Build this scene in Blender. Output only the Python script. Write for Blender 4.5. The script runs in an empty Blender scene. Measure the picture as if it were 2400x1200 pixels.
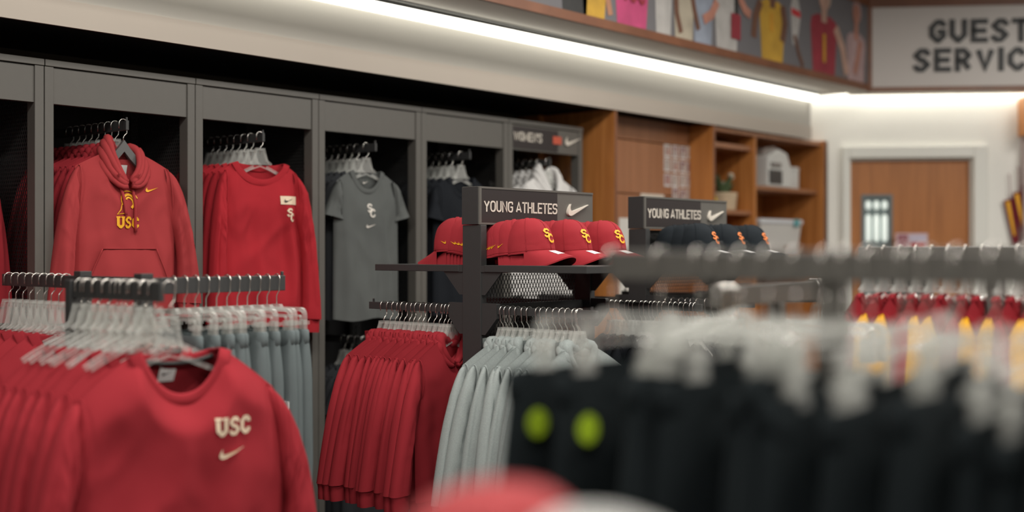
import bpy, bmesh, math, random
from mathutils import Vector, Matrix, noise
R = math.radians
PI = math.pi
random.seed(7)
scene = bpy.context.scene
COL = scene.collection

# ------------------------------------------------------------------ camera, world, lights, exposure
YAW = 40.895
cam_d = bpy.data.cameras.new('camera')
cam = bpy.data.objects.new('camera', cam_d)
COL.objects.link(cam)
cam.location = (3.93, 0.0, 1.5)
cam.rotation_euler = (R(90), 0, R(YAW))
cam_d.lens = 42.0
cam_d.sensor_width = 36.0
cam_d.shift_y = -0.005
cam_d.clip_start = 0.02
cam_d.dof.use_dof = True
cam_d.dof.focus_distance = 4.1
cam_d.dof.aperture_fstop = 1.05
scene.camera = cam

world = bpy.data.worlds.new('shop_ambient')
scene.world = world
world.use_nodes = True
world.node_tree.nodes['Background'].inputs[0].default_value = (1.0, 0.95, 0.88, 1)
world.node_tree.nodes['Background'].inputs[1].default_value = 0.22

def area(name, loc, sx, sy, power, col=(1, 0.955, 0.88), rot=(0, 0, 0)):
    l = bpy.data.lights.new(name, 'AREA')
    l.shape = 'RECTANGLE'; l.size = sx; l.size_y = sy
    l.energy = power; l.color = col
    o = bpy.data.objects.new(name, l)
    o.location = loc; o.rotation_euler = rot
    COL.objects.link(o)
    return o
LAMP_SPOTS = [(1.9, -0.6), (4.3, -0.6), (1.9, 1.9), (4.3, 1.9), (1.9, 4.4), (4.3, 4.4), (3.2, 6.8), (5.4, 6.0)]
for (lx, ly) in LAMP_SPOTS:
    area('ceiling_lamp_light', (lx, ly, 3.34), 0.55, 1.15, 52)

scene.view_settings.view_transform = 'Standard'
scene.view_settings.look = 'None'
scene.view_settings.gamma = 1.0
scene.view_settings.use_curve_mapping = False
scene.view_settings.exposure = 0.0
scene.cycles.transparent_max_bounces = 32
scene.cycles.max_bounces = 8
scene.cycles.sample_clamp_indirect = 6.0

# ------------------------------------------------------------------ materials
MATS = {}
def mat(name, col, rough=0.6, metal=0.0, noise_amt=0.0, noise_scale=20.0, bump=0.0, bump_scale=200.0, sheen=0.0, spec=0.5, stretch=None, emit=None):
    if name in MATS: return MATS[name]
    m = bpy.data.materials.new(name); m.use_nodes = True
    nt = m.node_tree; b = nt.nodes['Principled BSDF']
    b.inputs['Base Color'].default_value = (*col, 1)
    b.inputs['Roughness'].default_value = rough
    b.inputs['Metallic'].default_value = metal
    b.inputs['Specular IOR Level'].default_value = spec
    if sheen:
        b.inputs['Sheen Weight'].default_value = sheen
        b.inputs['Sheen Roughness'].default_value = 0.5
    if emit:
        b.inputs['Emission Color'].default_value = (*emit[0], 1)
        b.inputs['Emission Strength'].default_value = emit[1]
    if noise_amt or bump:
        tc = nt.nodes.new('ShaderNodeTexCoord')
        mp = nt.nodes.new('ShaderNodeMapping')
        nt.links.new(tc.outputs['Object'], mp.inputs[0])
        if stretch: mp.inputs['Scale'].default_value = stretch
    if noise_amt:
        n = nt.nodes.new('ShaderNodeTexNoise'); n.inputs['Scale'].default_value = noise_scale
        n.inputs['Detail'].default_value = 6
        nt.links.new(mp.outputs[0], n.inputs['Vector'])
        r = nt.nodes.new('ShaderNodeMix'); r.data_type = 'RGBA'
        r.inputs[6].default_value = (*[max(0, c * (1 - noise_amt)) for c in col], 1)
        r.inputs[7].default_value = (*[min(1, c * (1 + noise_amt)) for c in col], 1)
        nt.links.new(n.outputs['Fac'], r.inputs[0])
        nt.links.new(r.outputs[2], b.inputs['Base Color'])
    if bump:
        n2 = nt.nodes.new('ShaderNodeTexNoise'); n2.inputs['Scale'].default_value = bump_scale
        nt.links.new(mp.outputs[0], n2.inputs['Vector'])
        bp = nt.nodes.new('ShaderNodeBump'); bp.inputs['Strength'].default_value = bump
        bp.inputs['Distance'].default_value = 0.002
        nt.links.new(n2.outputs['Fac'], bp.inputs['Height'])
        nt.links.new(bp.outputs[0], b.inputs['Normal'])
    MATS[name] = m
    return m

def wood(name, c1, c2, scale=(14, 14, 0.9), rough=0.42):
    m = bpy.data.materials.new(name); m.use_nodes = True
    nt = m.node_tree; b = nt.nodes['Principled BSDF']
    tc = nt.nodes.new('ShaderNodeTexCoord'); mp = nt.nodes.new('ShaderNodeMapping')
    mp.inputs['Scale'].default_value = scale
    nt.links.new(tc.outputs['Object'], mp.inputs[0])
    n = nt.nodes.new('ShaderNodeTexNoise'); n.inputs['Scale'].default_value = 1.6
    n.inputs['Detail'].default_value = 8; n.inputs['Distortion'].default_value = 0.6
    nt.links.new(mp.outputs[0], n.inputs['Vector'])
    cr = nt.nodes.new('ShaderNodeValToRGB')
    cr.color_ramp.elements[0].position = 0.35; cr.color_ramp.elements[0].color = (*c1, 1)
    cr.color_ramp.elements[1].position = 0.68; cr.color_ramp.elements[1].color = (*c2, 1)
    nt.links.new(n.outputs['Fac'], cr.inputs[0])
    nt.links.new(cr.outputs[0], b.inputs['Base Color'])
    b.inputs['Roughness'].default_value = rough
    MATS[name] = m
    return m

def clear_plastic(name, tint=(0.95, 0.955, 0.95), fac=0.10, rough=0.05):
    m = bpy.data.materials.new(name); m.use_nodes = True
    nt = m.node_tree; b = nt.nodes['Principled BSDF']; out = nt.nodes['Material Output']
    b.inputs['Base Color'].default_value = (0.85, 0.85, 0.82, 1)
    b.inputs['Roughness'].default_value = rough
    b.inputs['Specular IOR Level'].default_value = 0.9
    t = nt.nodes.new('ShaderNodeBsdfTransparent'); t.inputs[0].default_value = (*tint, 1)
    lw = nt.nodes.new('ShaderNodeLayerWeight'); lw.inputs['Blend'].default_value = 0.35
    mr = nt.nodes.new('ShaderNodeMapRange')
    mr.inputs['To Min'].default_value = fac; mr.inputs['To Max'].default_value = min(1, fac + 0.42)
    nt.links.new(lw.outputs['Facing'], mr.inputs['Value'])
    mx = nt.nodes.new('ShaderNodeMixShader')
    nt.links.new(mr.outputs[0], mx.inputs[0])
    nt.links.new(t.outputs[0], mx.inputs[1]); nt.links.new(b.outputs[0], mx.inputs[2])
    nt.links.new(mx.outputs[0], out.inputs[0])
    MATS[name] = m
    return m

def fabric(name, col, amt=0.10, heather=0.0):
    return mat(name, col, rough=0.9, noise_amt=heather or amt, noise_scale=330 if heather else 9, bump=0.25, bump_scale=900, spec=0.15)

M_RED = fabric('cardinal_fleece', (0.30, 0.023, 0.032))
M_RED_H = fabric('faded_cardinal_fleece', (0.36, 0.044, 0.048))
M_RED_J = fabric('cardinal_jersey', (0.37, 0.021, 0.030))
M_GREY_T = fabric('slate_jersey', (0.105, 0.112, 0.110))
M_DARK_T = fabric('black_jersey', (0.012, 0.014, 0.018))
M_CHAR_T = fabric('charcoal_jersey', (0.030, 0.032, 0.036))
M_WHITE_T = fabric('white_jersey', (0.62, 0.61, 0.60))
M_HEATHER = fabric('heather_grey_fleece', (0.30, 0.335, 0.33), heather=0.28)
M_GREY_P = fabric('steel_grey_knit', (0.125, 0.150, 0.155))
M_BLACK_P = fabric('black_knit', (0.010, 0.014, 0.016))
M_GOLD_F = fabric('gold_fleece', (0.72, 0.36, 0.012))
M_CAP = mat('cardinal_twill', (0.32, 0.024, 0.033), 0.85, noise_amt=0.10, noise_scale=14, bump=0.3, bump_scale=700, spec=0.2)
M_CAPB = mat('black_twill', (0.010, 0.014, 0.018), 0.85, bump=0.3, bump_scale=700, spec=0.2)
M_CAPW = mat('white_twill', (0.50, 0.50, 0.49), 0.85, bump=0.3, bump_scale=700, spec=0.2)
M_GOLD = mat('gold_print', (0.85, 0.42, 0.01), 0.6)
M_CREAM = mat('cream_print', (0.74, 0.60, 0.44), 0.7)
M_WHITEP = mat('white_print', (0.72, 0.68, 0.62), 0.7)
M_ORANGE = mat('orange_thread', (0.70, 0.20, 0.05), 0.7)
M_LIME = mat('lime_print', (0.42, 0.62, 0.02), 0.6)
M_BLACKPR = mat('dark_print', (0.02, 0.02, 0.02), 0.6)
M_TAG = mat('white_tag', (0.78, 0.78, 0.77), 0.5)
M_STEEL = mat('graphite_powder_coat', (0.036, 0.0365, 0.037), 0.48, noise_amt=0.08, noise_scale=60, bump=0.05, bump_scale=800)
M_HEAD = mat('warm_grey_powder_coat', (0.105, 0.099, 0.089), 0.45, noise_amt=0.05, noise_scale=30, bump=0.04, bump_scale=800)
M_MESHM = mat('black_expanded_metal', (0.028, 0.028, 0.028), 0.35)
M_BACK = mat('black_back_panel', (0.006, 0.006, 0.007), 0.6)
M_SIGN = mat('dark_sign_face', (0.026, 0.020, 0.020), 0.38)
M_LETTER = mat('pale_sign_letters', (0.62, 0.57, 0.50), 0.5)
M_CHROME = mat('hook_steel', (0.72, 0.70, 0.66), 0.22, metal=1.0)
M_HGREY = mat('grey_hanger_plastic', (0.11, 0.11, 0.11), 0.4)
M_CLEAR = clear_plastic('clear_hanger_plastic')
M_BEIGE = mat('beige_plaster', (0.43, 0.38, 0.33), 0.75, noise_amt=0.05, noise_scale=3)
M_BEIGE2 = mat('grey_beige_plaster', (0.40, 0.38, 0.345), 0.7, noise_amt=0.05, noise_scale=3)
M_SOFFIT = mat('taupe_soffit', (0.58, 0.55, 0.50), 0.7, noise_amt=0.08, noise_scale=3)
M_DARKW = mat('dark_recess_paint', (0.075, 0.058, 0.040), 0.9, noise_amt=0.15, noise_scale=5)
M_WALL = mat('white_wall_paint', (0.86, 0.85, 0.80), 0.75, noise_amt=0.02, noise_scale=4)
M_FRAME = mat('door_frame_paint', (0.80, 0.80, 0.75), 0.55)
M_CEIL = mat('ceiling_paint', (0.55, 0.53, 0.50), 0.85)
M_FLOOR = mat('dark_carpet', (0.06, 0.055, 0.05), 0.95, noise_amt=0.3, noise_scale=60, bump=0.4, bump_scale=300)
M_WOOD = wood('cherry_veneer', (0.40, 0.145, 0.035), (0.56, 0.225, 0.062))
M_WOOD2 = wood('brown_panel_veneer', (0.30, 0.125, 0.056), (0.37, 0.16, 0.075))
M_DOORW = wood('door_veneer', (0.36, 0.130, 0.033), (0.48, 0.185, 0.052))
M_TRIM = wood('trim_wood', (0.16, 0.060, 0.028), (0.22, 0.085, 0.04), scale=(3, 3, 3))
M_MURAL = mat('mural_grey_print', (0.145, 0.14, 0.15), 0.45, noise_amt=0.10, noise_scale=2.0)
M_GUEST = mat('white_sign_panel', (0.60, 0.56, 0.53), 0.4, noise_amt=0.03, noise_scale=2)
M_GLET = mat('charcoal_sign_letters', (0.028, 0.030, 0.032), 0.5)
M_STRIP = mat('lit_strip_diffuser', (0.9, 0.9, 0.85), 0.5, emit=((1.0, 0.97, 0.86), 3.6))

M_STRIP2 = mat('lit_cove_diffuser', (0.9, 0.9, 0.85), 0.5, emit=((1.0, 0.97, 0.88), 11.0))

# ------------------------------------------------------------------ mesh helpers
class MB:
    def __init__(self): self.v = []; self.f = []
    def quadbox(self, x0, x1, y0, y1, z0, z1):
        n = len(self.v)
        self.v += [(x0, y0, z0), (x1, y0, z0), (x1, y1, z0), (x0, y1, z0), (x0, y0, z1), (x1, y0, z1), (x1, y1, z1), (x0, y1, z1)]
        self.f += [(n, n+3, n+2, n+1), (n+4, n+5, n+6, n+7), (n, n+1, n+5, n+4), (n+1, n+2, n+6, n+5), (n+2, n+3, n+7, n+6), (n+3, n, n+4, n+7)]
        return self
    def grid(self, pts, nu, nv, closed_u=False, flip=False):
        n = len(self.v); self.v += pts
        for j in range(nv - 1):
            for i in range(nu if closed_u else nu - 1):
                a = n + j*nu + i; b = n + j*nu + (i+1) % nu; c = b + nu; d = a + nu
                self.f.append((a, d, c, b) if flip else (a, b, c, d))
        return self
    def tube(self, path, rad, k=8, cap=True):
        n0 = len(self.v); P = [Vector(p) for p in path]; N = len(P)
        rr = rad if isinstance(rad, (list, tuple)) else [rad]*N
        up = None
        for i in range(N):
            t = (P[min(i+1, N-1)] - P[max(i-1, 0)])
            t = t.normalized() if t.length > 1e-9 else Vector((0, 0, 1))
            if up is None:
                up = Vector((0, 1, 0)) if abs(t.y) < 0.9 else Vector((1, 0, 0))
            a = (up - t*up.dot(t))
            a = a.normalized() if a.length > 1e-6 else t.orthogonal().normalized()
            up = a; b = t.cross(a)
            for q in range(k):
                an = 2*PI*q/k
                self.v.append(tuple(P[i] + a*rr[i]*math.cos(an) + b*rr[i]*math.sin(an)))
        for i in range(N-1):
            for q in range(k):
                A = n0 + i*k + q; B = n0 + i*k + (q+1) % k
                self.f.append((A, B, B+k, A+k))
        if cap:
            self.f.append(tuple(n0 + q for q in range(k))[::-1])
            self.f.append(tuple(n0 + (N-1)*k + q for q in range(k)))
        return self
    def prism(self, poly, y0, y1):
        """2D polygon (x,z) extruded from y0 to y1"""
        n = len(self.v); k = len(poly)
        self.v += [(x, y0, z) for x, z in poly] + [(x, y1, z) for x, z in poly]
        self.f.append(tuple(range(n, n+k))); self.f.append(tuple(range(n+2*k-1, n+k-1, -1)))
        for i in range(k):
            j = (i+1) % k
            self.f.append((n+i, n+k+i, n+k+j, n+j))
        return self
    def lathe(self, prof, k=20, c=(0, 0)):
        pts = []
        for r, z in prof:
            for q in range(k):
                a = 2*PI*q/k
                pts.append((c[0] + r*math.cos(a), c[1] + r*math.sin(a), z))
        return self.grid(pts, k, len(prof), closed_u=True)
    def xf(self, M):
        self.v = [tuple(M @ Vector(p)) for p in self.v]; return self
    def mesh(self, name, m, smooth=False):
        me = bpy.data.meshes.new(name); me.from_pydata(self.v, [], self.f)
        me.materials.append(m)
        bm = bmesh.new(); bm.from_mesh(me)
        bmesh.ops.recalc_face_normals(bm, faces=bm.faces)
        bm.to_mesh(me); bm.free()
        if smooth:
            me.polygons.foreach_set('use_smooth', [True]*len(me.polygons))
        return me
    def obj(self, name, m, parent=None, smooth=False, bevel=0.0):
        o = bpy.data.objects.new(name, self.mesh(name, m, smooth)); COL.objects.link(o)
        if parent is not None: o.parent = parent
        if bevel:
            bv = o.modifiers.new('bevel', 'BEVEL'); bv.width = bevel; bv.segments = 2; bv.limit_method = 'ANGLE'
        return o

def box(name, x0, x1, y0, y1, z0, z1, m, parent=None, bevel=0.0):
    return MB().quadbox(x0, x1, y0, y1, z0, z1).obj(name, m, parent, bevel=bevel)

def tag(o, label, cat=None, group=None, kind=None):
    o['label'] = label
    if cat: o['category'] = cat
    if group: o['group'] = group
    if kind: o['kind'] = kind
    return o
def thing(name, label, cat, loc=(0, 0, 0), rz=0.0, group=None):
    o = bpy.data.objects.new(name, None); COL.objects.link(o)
    o.empty_display_size = 0.1
    o.location = loc; o.rotation_euler = (0, 0, rz)
    return tag(o, label, cat, group)
def struct(o, label, cat):
    o['kind'] = 'structure'; o['label'] = label; o['category'] = cat
    return o
def share(name, me, parent=None):
    o = bpy.data.objects.new(name, me); COL.objects.link(o)
    if parent is not None: o.parent = parent
    return o
def copy_tree(o, parent=None):
    c = o.copy(); COL.objects.link(c)
    if parent is not None: c.parent = parent
    for ch in list(o.children): copy_tree(ch, c)
    return c
ORD = ['first', 'second', 'third', 'fourth', 'fifth', 'sixth', 'seventh', 'eighth', 'ninth', 'tenth', 'eleventh', 'twelfth', 'thirteenth', 'fourteenth', 'fifteenth', 'sixteenth', 'seventeenth', 'eighteenth', 'nineteenth', 'twentieth', 'twenty-first', 'twenty-second', 'twenty-third', 'twenty-fourth', 'twenty-fifth', 'twenty-sixth']
def smooth01(t):
    t = max(0, min(1, t)); return t*t*(3 - 2*t)
def lerp(a, b, t): return a + (b - a)*t
def bez(p0, p1, p2, p3, t):
    s = 1 - t
    return tuple(s**3*a + 3*s*s*t*b + 3*s*t*t*c + t**3*d for a, b, c, d in zip(p0, p1, p2, p3))

# ------------------------------------------------------------------ 2D marks: letters, swoosh, monogram
def round_poly(pts, r, n, closed=False):
    out = []; N = len(pts)
    for i, p in enumerate(pts):
        sharp = len(p) > 2 and p[2]
        if (not closed and i in (0, N-1)) or sharp or r <= 0:
            out.append(Vector(p[:2])); continue
        P = Vector(p[:2]); A = Vector(pts[i-1][:2]); B = Vector(pts[(i+1) % N][:2])
        da = (A - P); db = (B - P)
        rr = min(r, da.length*0.5, db.length*0.5)
        s = P + da.normalized()*rr; e = P + db.normalized()*rr
        for k in range(n+1):
            t = k/n
            out.append(s.lerp(P, t).lerp(P.lerp(e, t), t) if n > 1 else (s if k == 0 else e))
    return out
def stroke(pts, w, closed=False):
    """thick polyline -> list of quads (each 4 2D points)"""
    N = len(pts); L = []; Rr = []
    for i in range(N):
        if closed: a, b, c = pts[i-1], pts[i], pts[(i+1) % N]
        else: a, b, c = pts[max(i-1, 0)], pts[i], pts[min(i+1, N-1)]
        d1 = (b - a); d2 = (c - b)
        d1 = d1.normalized() if d1.length > 1e-9 else d2.normalized()
        d2 = d2.normalized() if d2.length > 1e-9 else d1
        n1 = Vector((-d1.y, d1.x)); n2 = Vector((-d2.y, d2.x))
        m = n1 + n2
        m = m.normalized() if m.length > 1e-6 else n1
        k = min(1.0/max(0.35, m.dot(n1)), 1.35)
        L.append(b + m*w/2*k); Rr.append(b - m*w/2*k)
    q = []
    for i in range(N if closed else N-1):
        j = (i+1) % N
        q.append([L[i], L[j], Rr[j], Rr[i]])
    return q
GL = {
 'Y': [[(0, 1), (.5, .45, 1), (.5, 0)], [(1, 1), (.5, .45)]],
 'O': ['c', [(0, 0), (1, 0), (1, 1), (0, 1)]],
 'U': [[(0, 1), (0, 0), (1, 0), (1, 1)]],
 'N': [[(0, 0), (0, 1, 1), (1, 0, 1), (1, 1)]],
 'G': [[(1, .76), (1, 1), (0, 1), (0, 0), (1, 0), (1, .48, 1), (.52, .48)]],
 'A': [[(0, 0), (.5, 1, 1), (1, 0)], [(.2, .27), (.8, .27)]],
 'T': [[(0, 1), (1, 1)], [(.5, 1), (.5, 0)]],
 'H': [[(0, 0), (0, 1)], [(1, 0), (1, 1)], [(0, .5), (1, .5)]],
 'L': [[(0, 1), (0, 0, 1), (1, 0)]],
 'E': [[(1, 1), (0, 1, 1), (0, 0, 1), (1, 0)], [(0, .5), (.88, .5)]],
 'S': [[(1, .76), (1, 1), (0, 1), (0, .51), (1, .51), (1, 0), (0, 0), (0, .24)]],
 'C': [[(1, .70), (1, 1), (0, 1), (0, 0), (1, 0), (1, .30)]],
 'R': [[(0, 0), (0, 1, 1), (1, 1), (1, .46), (0, .46)], [(.45, .46), (1, 0)]],
 'V': [[(0, 1), (.5, 0, 1), (1, 1)]],
 'I': [[(.5, 0), (.5, 1)]],
 'W': [[(0, 1), (.25, 0, 1), (.5, .9, 1), (.75, 0, 1), (1, 1)]],
 'M': [[(0, 0), (0, 1, 1), (.5, .2, 1), (1, 1, 1), (1, 0)]],
 "'": [[(.5, 1), (.5, .72)]],
}
def glyph(ch, w, h, sw, r, n):
    """quads of a letter inside box w x h (outer size)"""
    g = GL[ch]; closed = g[0] == 'c'
    quads = []
    for pl in (g[1:] if closed else g):
        pts = [((p[0]*(w - sw) + sw/2), (p[1]*(h - sw) + sw/2)) + tuple(p[2:]) for p in pl]
        if not closed:
            # strokes that end on the outline run to the outline
            def ext(p, q):
                d = Vector(p[:2]) - Vector(q[:2]); d.normalize()
                e = Vector(p[:2]) + d*sw/2 if (p[1] < sw or p[1] > h - sw or p[0] > w - sw or p[0] < sw) else Vector(p[:2])
                return (e.x, e.y)
            straight = lambda p, q: abs(p[0]-q[0]) < 1e-6 or abs(p[1]-q[1]) < 1e-6
            if len(pts) > 1 and ch not in 'SGC':
                if straight(pts[0], pts[1]): pts[0] = ext(pts[0], pts[1])
                if straight(pts[-1], pts[-2]): pts[-1] = ext(pts[-1], pts[-2])
        quads += stroke(round_poly(pts, r, n, closed), sw, closed)
    return quads
SW_D = [((24, 7.8), (6.442, 15.276)), ((6.442, 15.276), (4.986, 15.892), (3.763, 16.201), (2.774, 16.201)),
        ((2.774, 16.201), (1.654, 16.201), (0.841, 15.809), (0.337, 15.024)), ((0.337, 15.024), (0.02, 14.52), (-0.073, 13.881), (0.057, 13.106)),
        ((0.057, 13.106), (0.187, 12.331), (0.533, 11.506), (1.093, 10.628)), ((1.093, 10.628), (1.56, 9.918), (2.325, 8.985), (3.39, 7.828)),
        ((3.39, 7.828), (3.02, 8.44), (2.76, 9.03), (2.606, 9.676)), ((2.606, 9.676), (2.326, 10.871), (2.578, 11.748), (3.362, 12.308)),
        ((3.362, 12.308), (3.735, 12.569), (4.248, 12.7), (4.902, 12.7)), ((4.902, 12.7), (5.424, 12.7), (6.012, 12.616), (6.666, 12.448)), ((6.666, 12.448), (24, 7.8))]
def swoosh_quads(w):
    """swoosh as a strip between its lower and upper edges, width w, lower left at 0,0"""
    pts = []
    for sg in SW_D:
        if len(sg) == 2: pts += [Vector(sg[0]).lerp(Vector(sg[1]), t) for t in (0, .25, .5, .75)]
        else: pts += [Vector(bez(*sg, t)) for t in (0, .33, .66)]
    s = w/24.0
    return [[Vector((p.x*s, (16.2 - p.y)*s)) for p in pts]]
def monogram(w, h):
    """interlocked S over C"""
    q = []
    sw = w*0.17
    for g, ox, oy in (('S', 0.0, h*0.36), ('C', w*0.30, 0.0)):
        for a in glyph(g, w*0.70, h*0.64, sw, w*0.16, 1):
            q.append([p + Vector((ox, oy)) for p in a])
    return q
def block_usc(w, h):
    q = []; lw = w*0.30; sw = lw*0.34
    def add(quads, ox):
        for a in quads: q.append([p + Vector((ox, 0)) for p in a])
    add(glyph('U', lw, h, sw, lw*.28, 1), 0)
    for x in (-lw*.05, lw*.55):
        add([[Vector((x, h*.86)), Vector((x + lw*.5, h*.86)), Vector((x + lw*.5, h)), Vector((x, h))]], 0)
    add(glyph('S', lw, h, sw*.85, lw*.26, 1), w*.35)
    add(glyph('C', lw, h, sw, lw*.28, 1), w*.70)
    return q
def quads_mesh(quads, f):
    """flat mark laid on a surface; f maps (a,b) -> 3D"""
    mb = MB()
    for q in quads:
        n = len(mb.v); mb.v += [f(p[0], p[1]) for p in q]; mb.f.append(tuple(range(n, n+len(q))))
    return mb
def raised(quads, depth, name, m, parent, M, bevel=0.0):
    """raised mark: quads in the local xz plane, front at y=-depth"""
    mb = MB()
    for q in quads: mb.prism([(p[0], p[1]) for p in q], -depth, 0)
    mb.xf(M)
    return mb.obj(name, m, parent)
def word(text, widths, h, sw, r, n, gap, depth, m, parent, M, name='letter'):
    x = 0
    for ch in text:
        if ch == ' ':
            x += widths.get(' ', h*0.3); continue
        w = widths.get(ch, widths['*'])
        raised([[p + Vector((x, 0)) for p in q] for q in glyph(ch, w, h, sw, r, n)], depth, name, m, parent, M)
        x += w + gap
    return x

# ------------------------------------------------------------------ garments (front = -y, hangs from shoulder apex at 0,0,0)
class Shirt:
    def __init__(s, **k):
        s.S = .20; s.W = .235; s.Wh = .235; s.L = .66; s.n = .085; s.nf = .09; s.nb = .012; s.sd = .05; s.T = .05
        s.za = -.25; s.Ls = .58; s.spread = (.07, .07); s.cw = .045; s.short = False; s.amp = .012; s.seed = 0; s.th = .045
        s.hood = None; s.collar_r = .008; s.nu = 57; s.nv = 44; s.kf = 3.0
        s.__dict__.update(k)
        rnd = random.Random(s.seed)
        s.ph = [rnd.random()*6.28 for _ in range(8)]
    def ztop(s, x, front):
        a = abs(x)
        if a < s.n:
            d = s.nf if front else s.nb
            return -d*(1 - (a/s.n)**2.2)**0.8
        return -s.sd*((a - s.n)/(s.S - s.n))**1.15
    def hw(s, v):
        va = s.va
        return lerp(s.S, s.W, smooth01(v/va)**0.8) if v < va else lerp(s.W, s.Wh, (v - va)/(1 - va))
    @property
    def va(s): return (-s.za - s.sd)/(s.L - s.sd)
    def surf(s, u, v, front):
        x = u*s.hw(v); zt = s.ztop(u*s.S, front); z = lerp(zt, -s.L, v)
        au = min(1, abs(u))
        nk = smooth01((au*s.S - s.n + .012)/.03)     # 0 over the neck hole, 1 over the shoulders
        env = lerp(.32, .03, nk); env = env + (1 - env)*smooth01(v/.20)**lerp(1, .62, nk)
        t = s.T*(1 - au**2.6)**.55*env
        p = s.ph
        vv = v**.8
        fo = math.sin(2*PI*s.kf*.5*u + p[0] + 1.2*v)*.55*vv + math.sin(2*PI*s.kf*.83*u + p[1] - 1.6*v)*.35*vv
        fo += .5*math.sin(9*(v + .55*u) + p[2])*smooth01(1 - abs(v - .33)/.3)*au
        nz = noise.noise((x*7, z*5, s.seed*3.7 + (0 if front else 9)))*.6 + noise.noise((x*17, z*11, s.seed + 4.1))*.25
        c1 = max(0, 1 - 2.6*abs(noise.noise((x*5.5 + z*1.1, z*1.7, s.seed*2.1 + (0 if front else 5)))))
        c2 = max(0, 1 - 3.2*abs(noise.noise((x*9 - z*4.5, z*5.5 + x*3, s.seed*1.3 + 7))))
        fo = fo*.75 + (c1 - .35)*1.15*smooth01(v*2.2 + .1) + (c2 - .3)*.45*smooth01(1 - abs(v - .35)/.45)
        d = s.amp*(fo + nz)*(1 - au**5)*smooth01(v/.12 + .15)
        y = -(t + d) if front else (t*.85 - s.amp*.8*(math.sin(2*PI*s.kf*.4*u + p[3])*vv + nz)*(1 - au**5)*smooth01(v/.12))
        z += .006*math.sin(5*u + p[4])*v
        return (x, y, z)
    def on_front(s, x, z, off=.003):
        v = -z/s.L; u = 0
        for _ in range(8):
            u = max(-1, min(1, x/s.hw(max(0, min(1, v))))); zt = s.ztop(u*s.S, True); v = max(0, min(1, (zt - z)/(zt + s.L)))
        q = s.surf(u, v, True)
        return (x, q[1] - off, z)
    def us(s):
        out = []
        for i in range(s.nu):
            t = -1 + 2*i/(s.nu - 1)
            out.append(math.sin(t*PI/2)*.55 + t*.45)
        return out
    def body(s):
        us = s.us(); mb = MB()
        for front in (True, False):
            pts = []
            for j in range(s.nv):
                v = (j/(s.nv - 1))**1.15
                for u in us: pts.append(s.surf(u, v, front))
            mb.grid(pts, s.nu, s.nv, flip=not front)
        return mb
    def sleeve(s, sgn, cuffpart=False):
        sp = s.spread[0 if sgn < 0 else 1]; zc = -s.sd - s.Ls; cx = s.S + sp
        S, W, sd, cw = s.S, s.W, s.sd, s.cw
        if s.short:
            o = [(S - .02, -sd + .004), (S + .03, -sd - .015), (cx + .01, zc + .09), (cx + cw, zc + .015)]
            i = [(W - .03, s.za), (W - .01, s.za - .005), (cx - cw*.9, zc + .02), (cx - cw, zc - .01)]
        else:
            o = [(S - .02, -sd + .006), (S + .032, -sd - .012), (cx*.5 + S*.5 + cw*1.0, -sd - .30*s.Ls), (cx + cw, zc)]
            i = [(W - .035, s.za), (W + .0, s.za - .06), (cx - cw*.9, -sd - .62*s.Ls), (cx - cw, zc + .006)]
        nt, nr = (14 if s.short else 42), 22
        pts = []
        rng = [(.0 + k/(nt - 1)) for k in range(nt)]
        if cuffpart: nt = 5; rng = [1 + .0*k for k in range(nt)]
        for k, t in enumerate(rng):
            O = Vector(bez(*o, t)); I = Vector(bez(*i, t))
            if cuffpart:
                dz = -.055*k/(nt - 1); sh = (.86 if k else .95) - (.03 if k == nt - 1 else 0)
                c = (O + I)/2; h = (O - I)/2*sh
                O = c + h + Vector((0, dz)); I = c - h + Vector((0, dz))
            c = (O + I)/2; h = (O - I)/2
            th = lerp(s.T*.75, s.th*.62, smooth01(t*1.4)) if not s.short else lerp(s.T*.7, s.th*.6, t)
            if cuffpart: th *= .85
            else: th *= lerp(.45, 1, smooth01(t*4.5 + .05))
            p = s.ph
            wr = 0 if cuffpart else s.amp*.3*math.sin(7*t + p[5] + sgn)*smooth01(t*3)*(1.1 - t)
            yc = -.012*t + (.010*math.sin(3.2*t + p[7]))
            for q in range(nr):
                a = 2*PI*q/nr
                ca, sa = math.cos(a), math.sin(a)
                nz = 0
                if not cuffpart:
                    nz = noise.noise((ca*1.7 + sgn*5, sa*1.7, t*2.6 + s.seed*2.3))*s.amp*.8
                    cr = max(0, 1 - 2.4*abs(noise.noise((ca*1.9 + sgn*3 + t*.4, sa*1.1, t*1.1 + s.seed*1.9))))
                    cr2 = max(0, 1 - 3.6*abs(noise.noise((ca*1.0 - t*4, sa + sgn*2, t*6.5 + s.seed*.7))))
                    nz += s.amp*(1.1*(cr - .4) + .40*(cr2 - .2)*smooth01(t*4)*smooth01(1.3 - t))
                rib = 1 + (.02 if cuffpart and q % 2 else 0)
                xx = c.x + h.x*ca*rib; zz = c.y + h.y*ca*rib
                yy = yc + (th + wr*abs(sa) + nz)*(abs(sa)**.85)*(1 if sa > 0 else -1)*rib
                pts.append((sgn*xx, yy, zz))
        return MB().grid(pts, nr, nt, closed_u=True)
    def armhole(s, sgn):
        S, W, sd = s.S, s.W, s.sd
        path = []
        for q in range(25):
            a = 2*PI*q/24; ca, sa = math.cos(a), math.sin(a)
            O = Vector((S - .012, -sd + .003)); I = Vector((W - .02, s.za)); c = (O + I)/2; h = (O - I)/2*1.01
            th = s.T*.80 + .004
            path.append((sgn*(c.x + h.x*ca), th*(abs(sa)**.85)*(1 if sa > 0 else -1), c.y + h.y*ca))
        return MB().tube(path, .0018, 6, cap=False)
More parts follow.
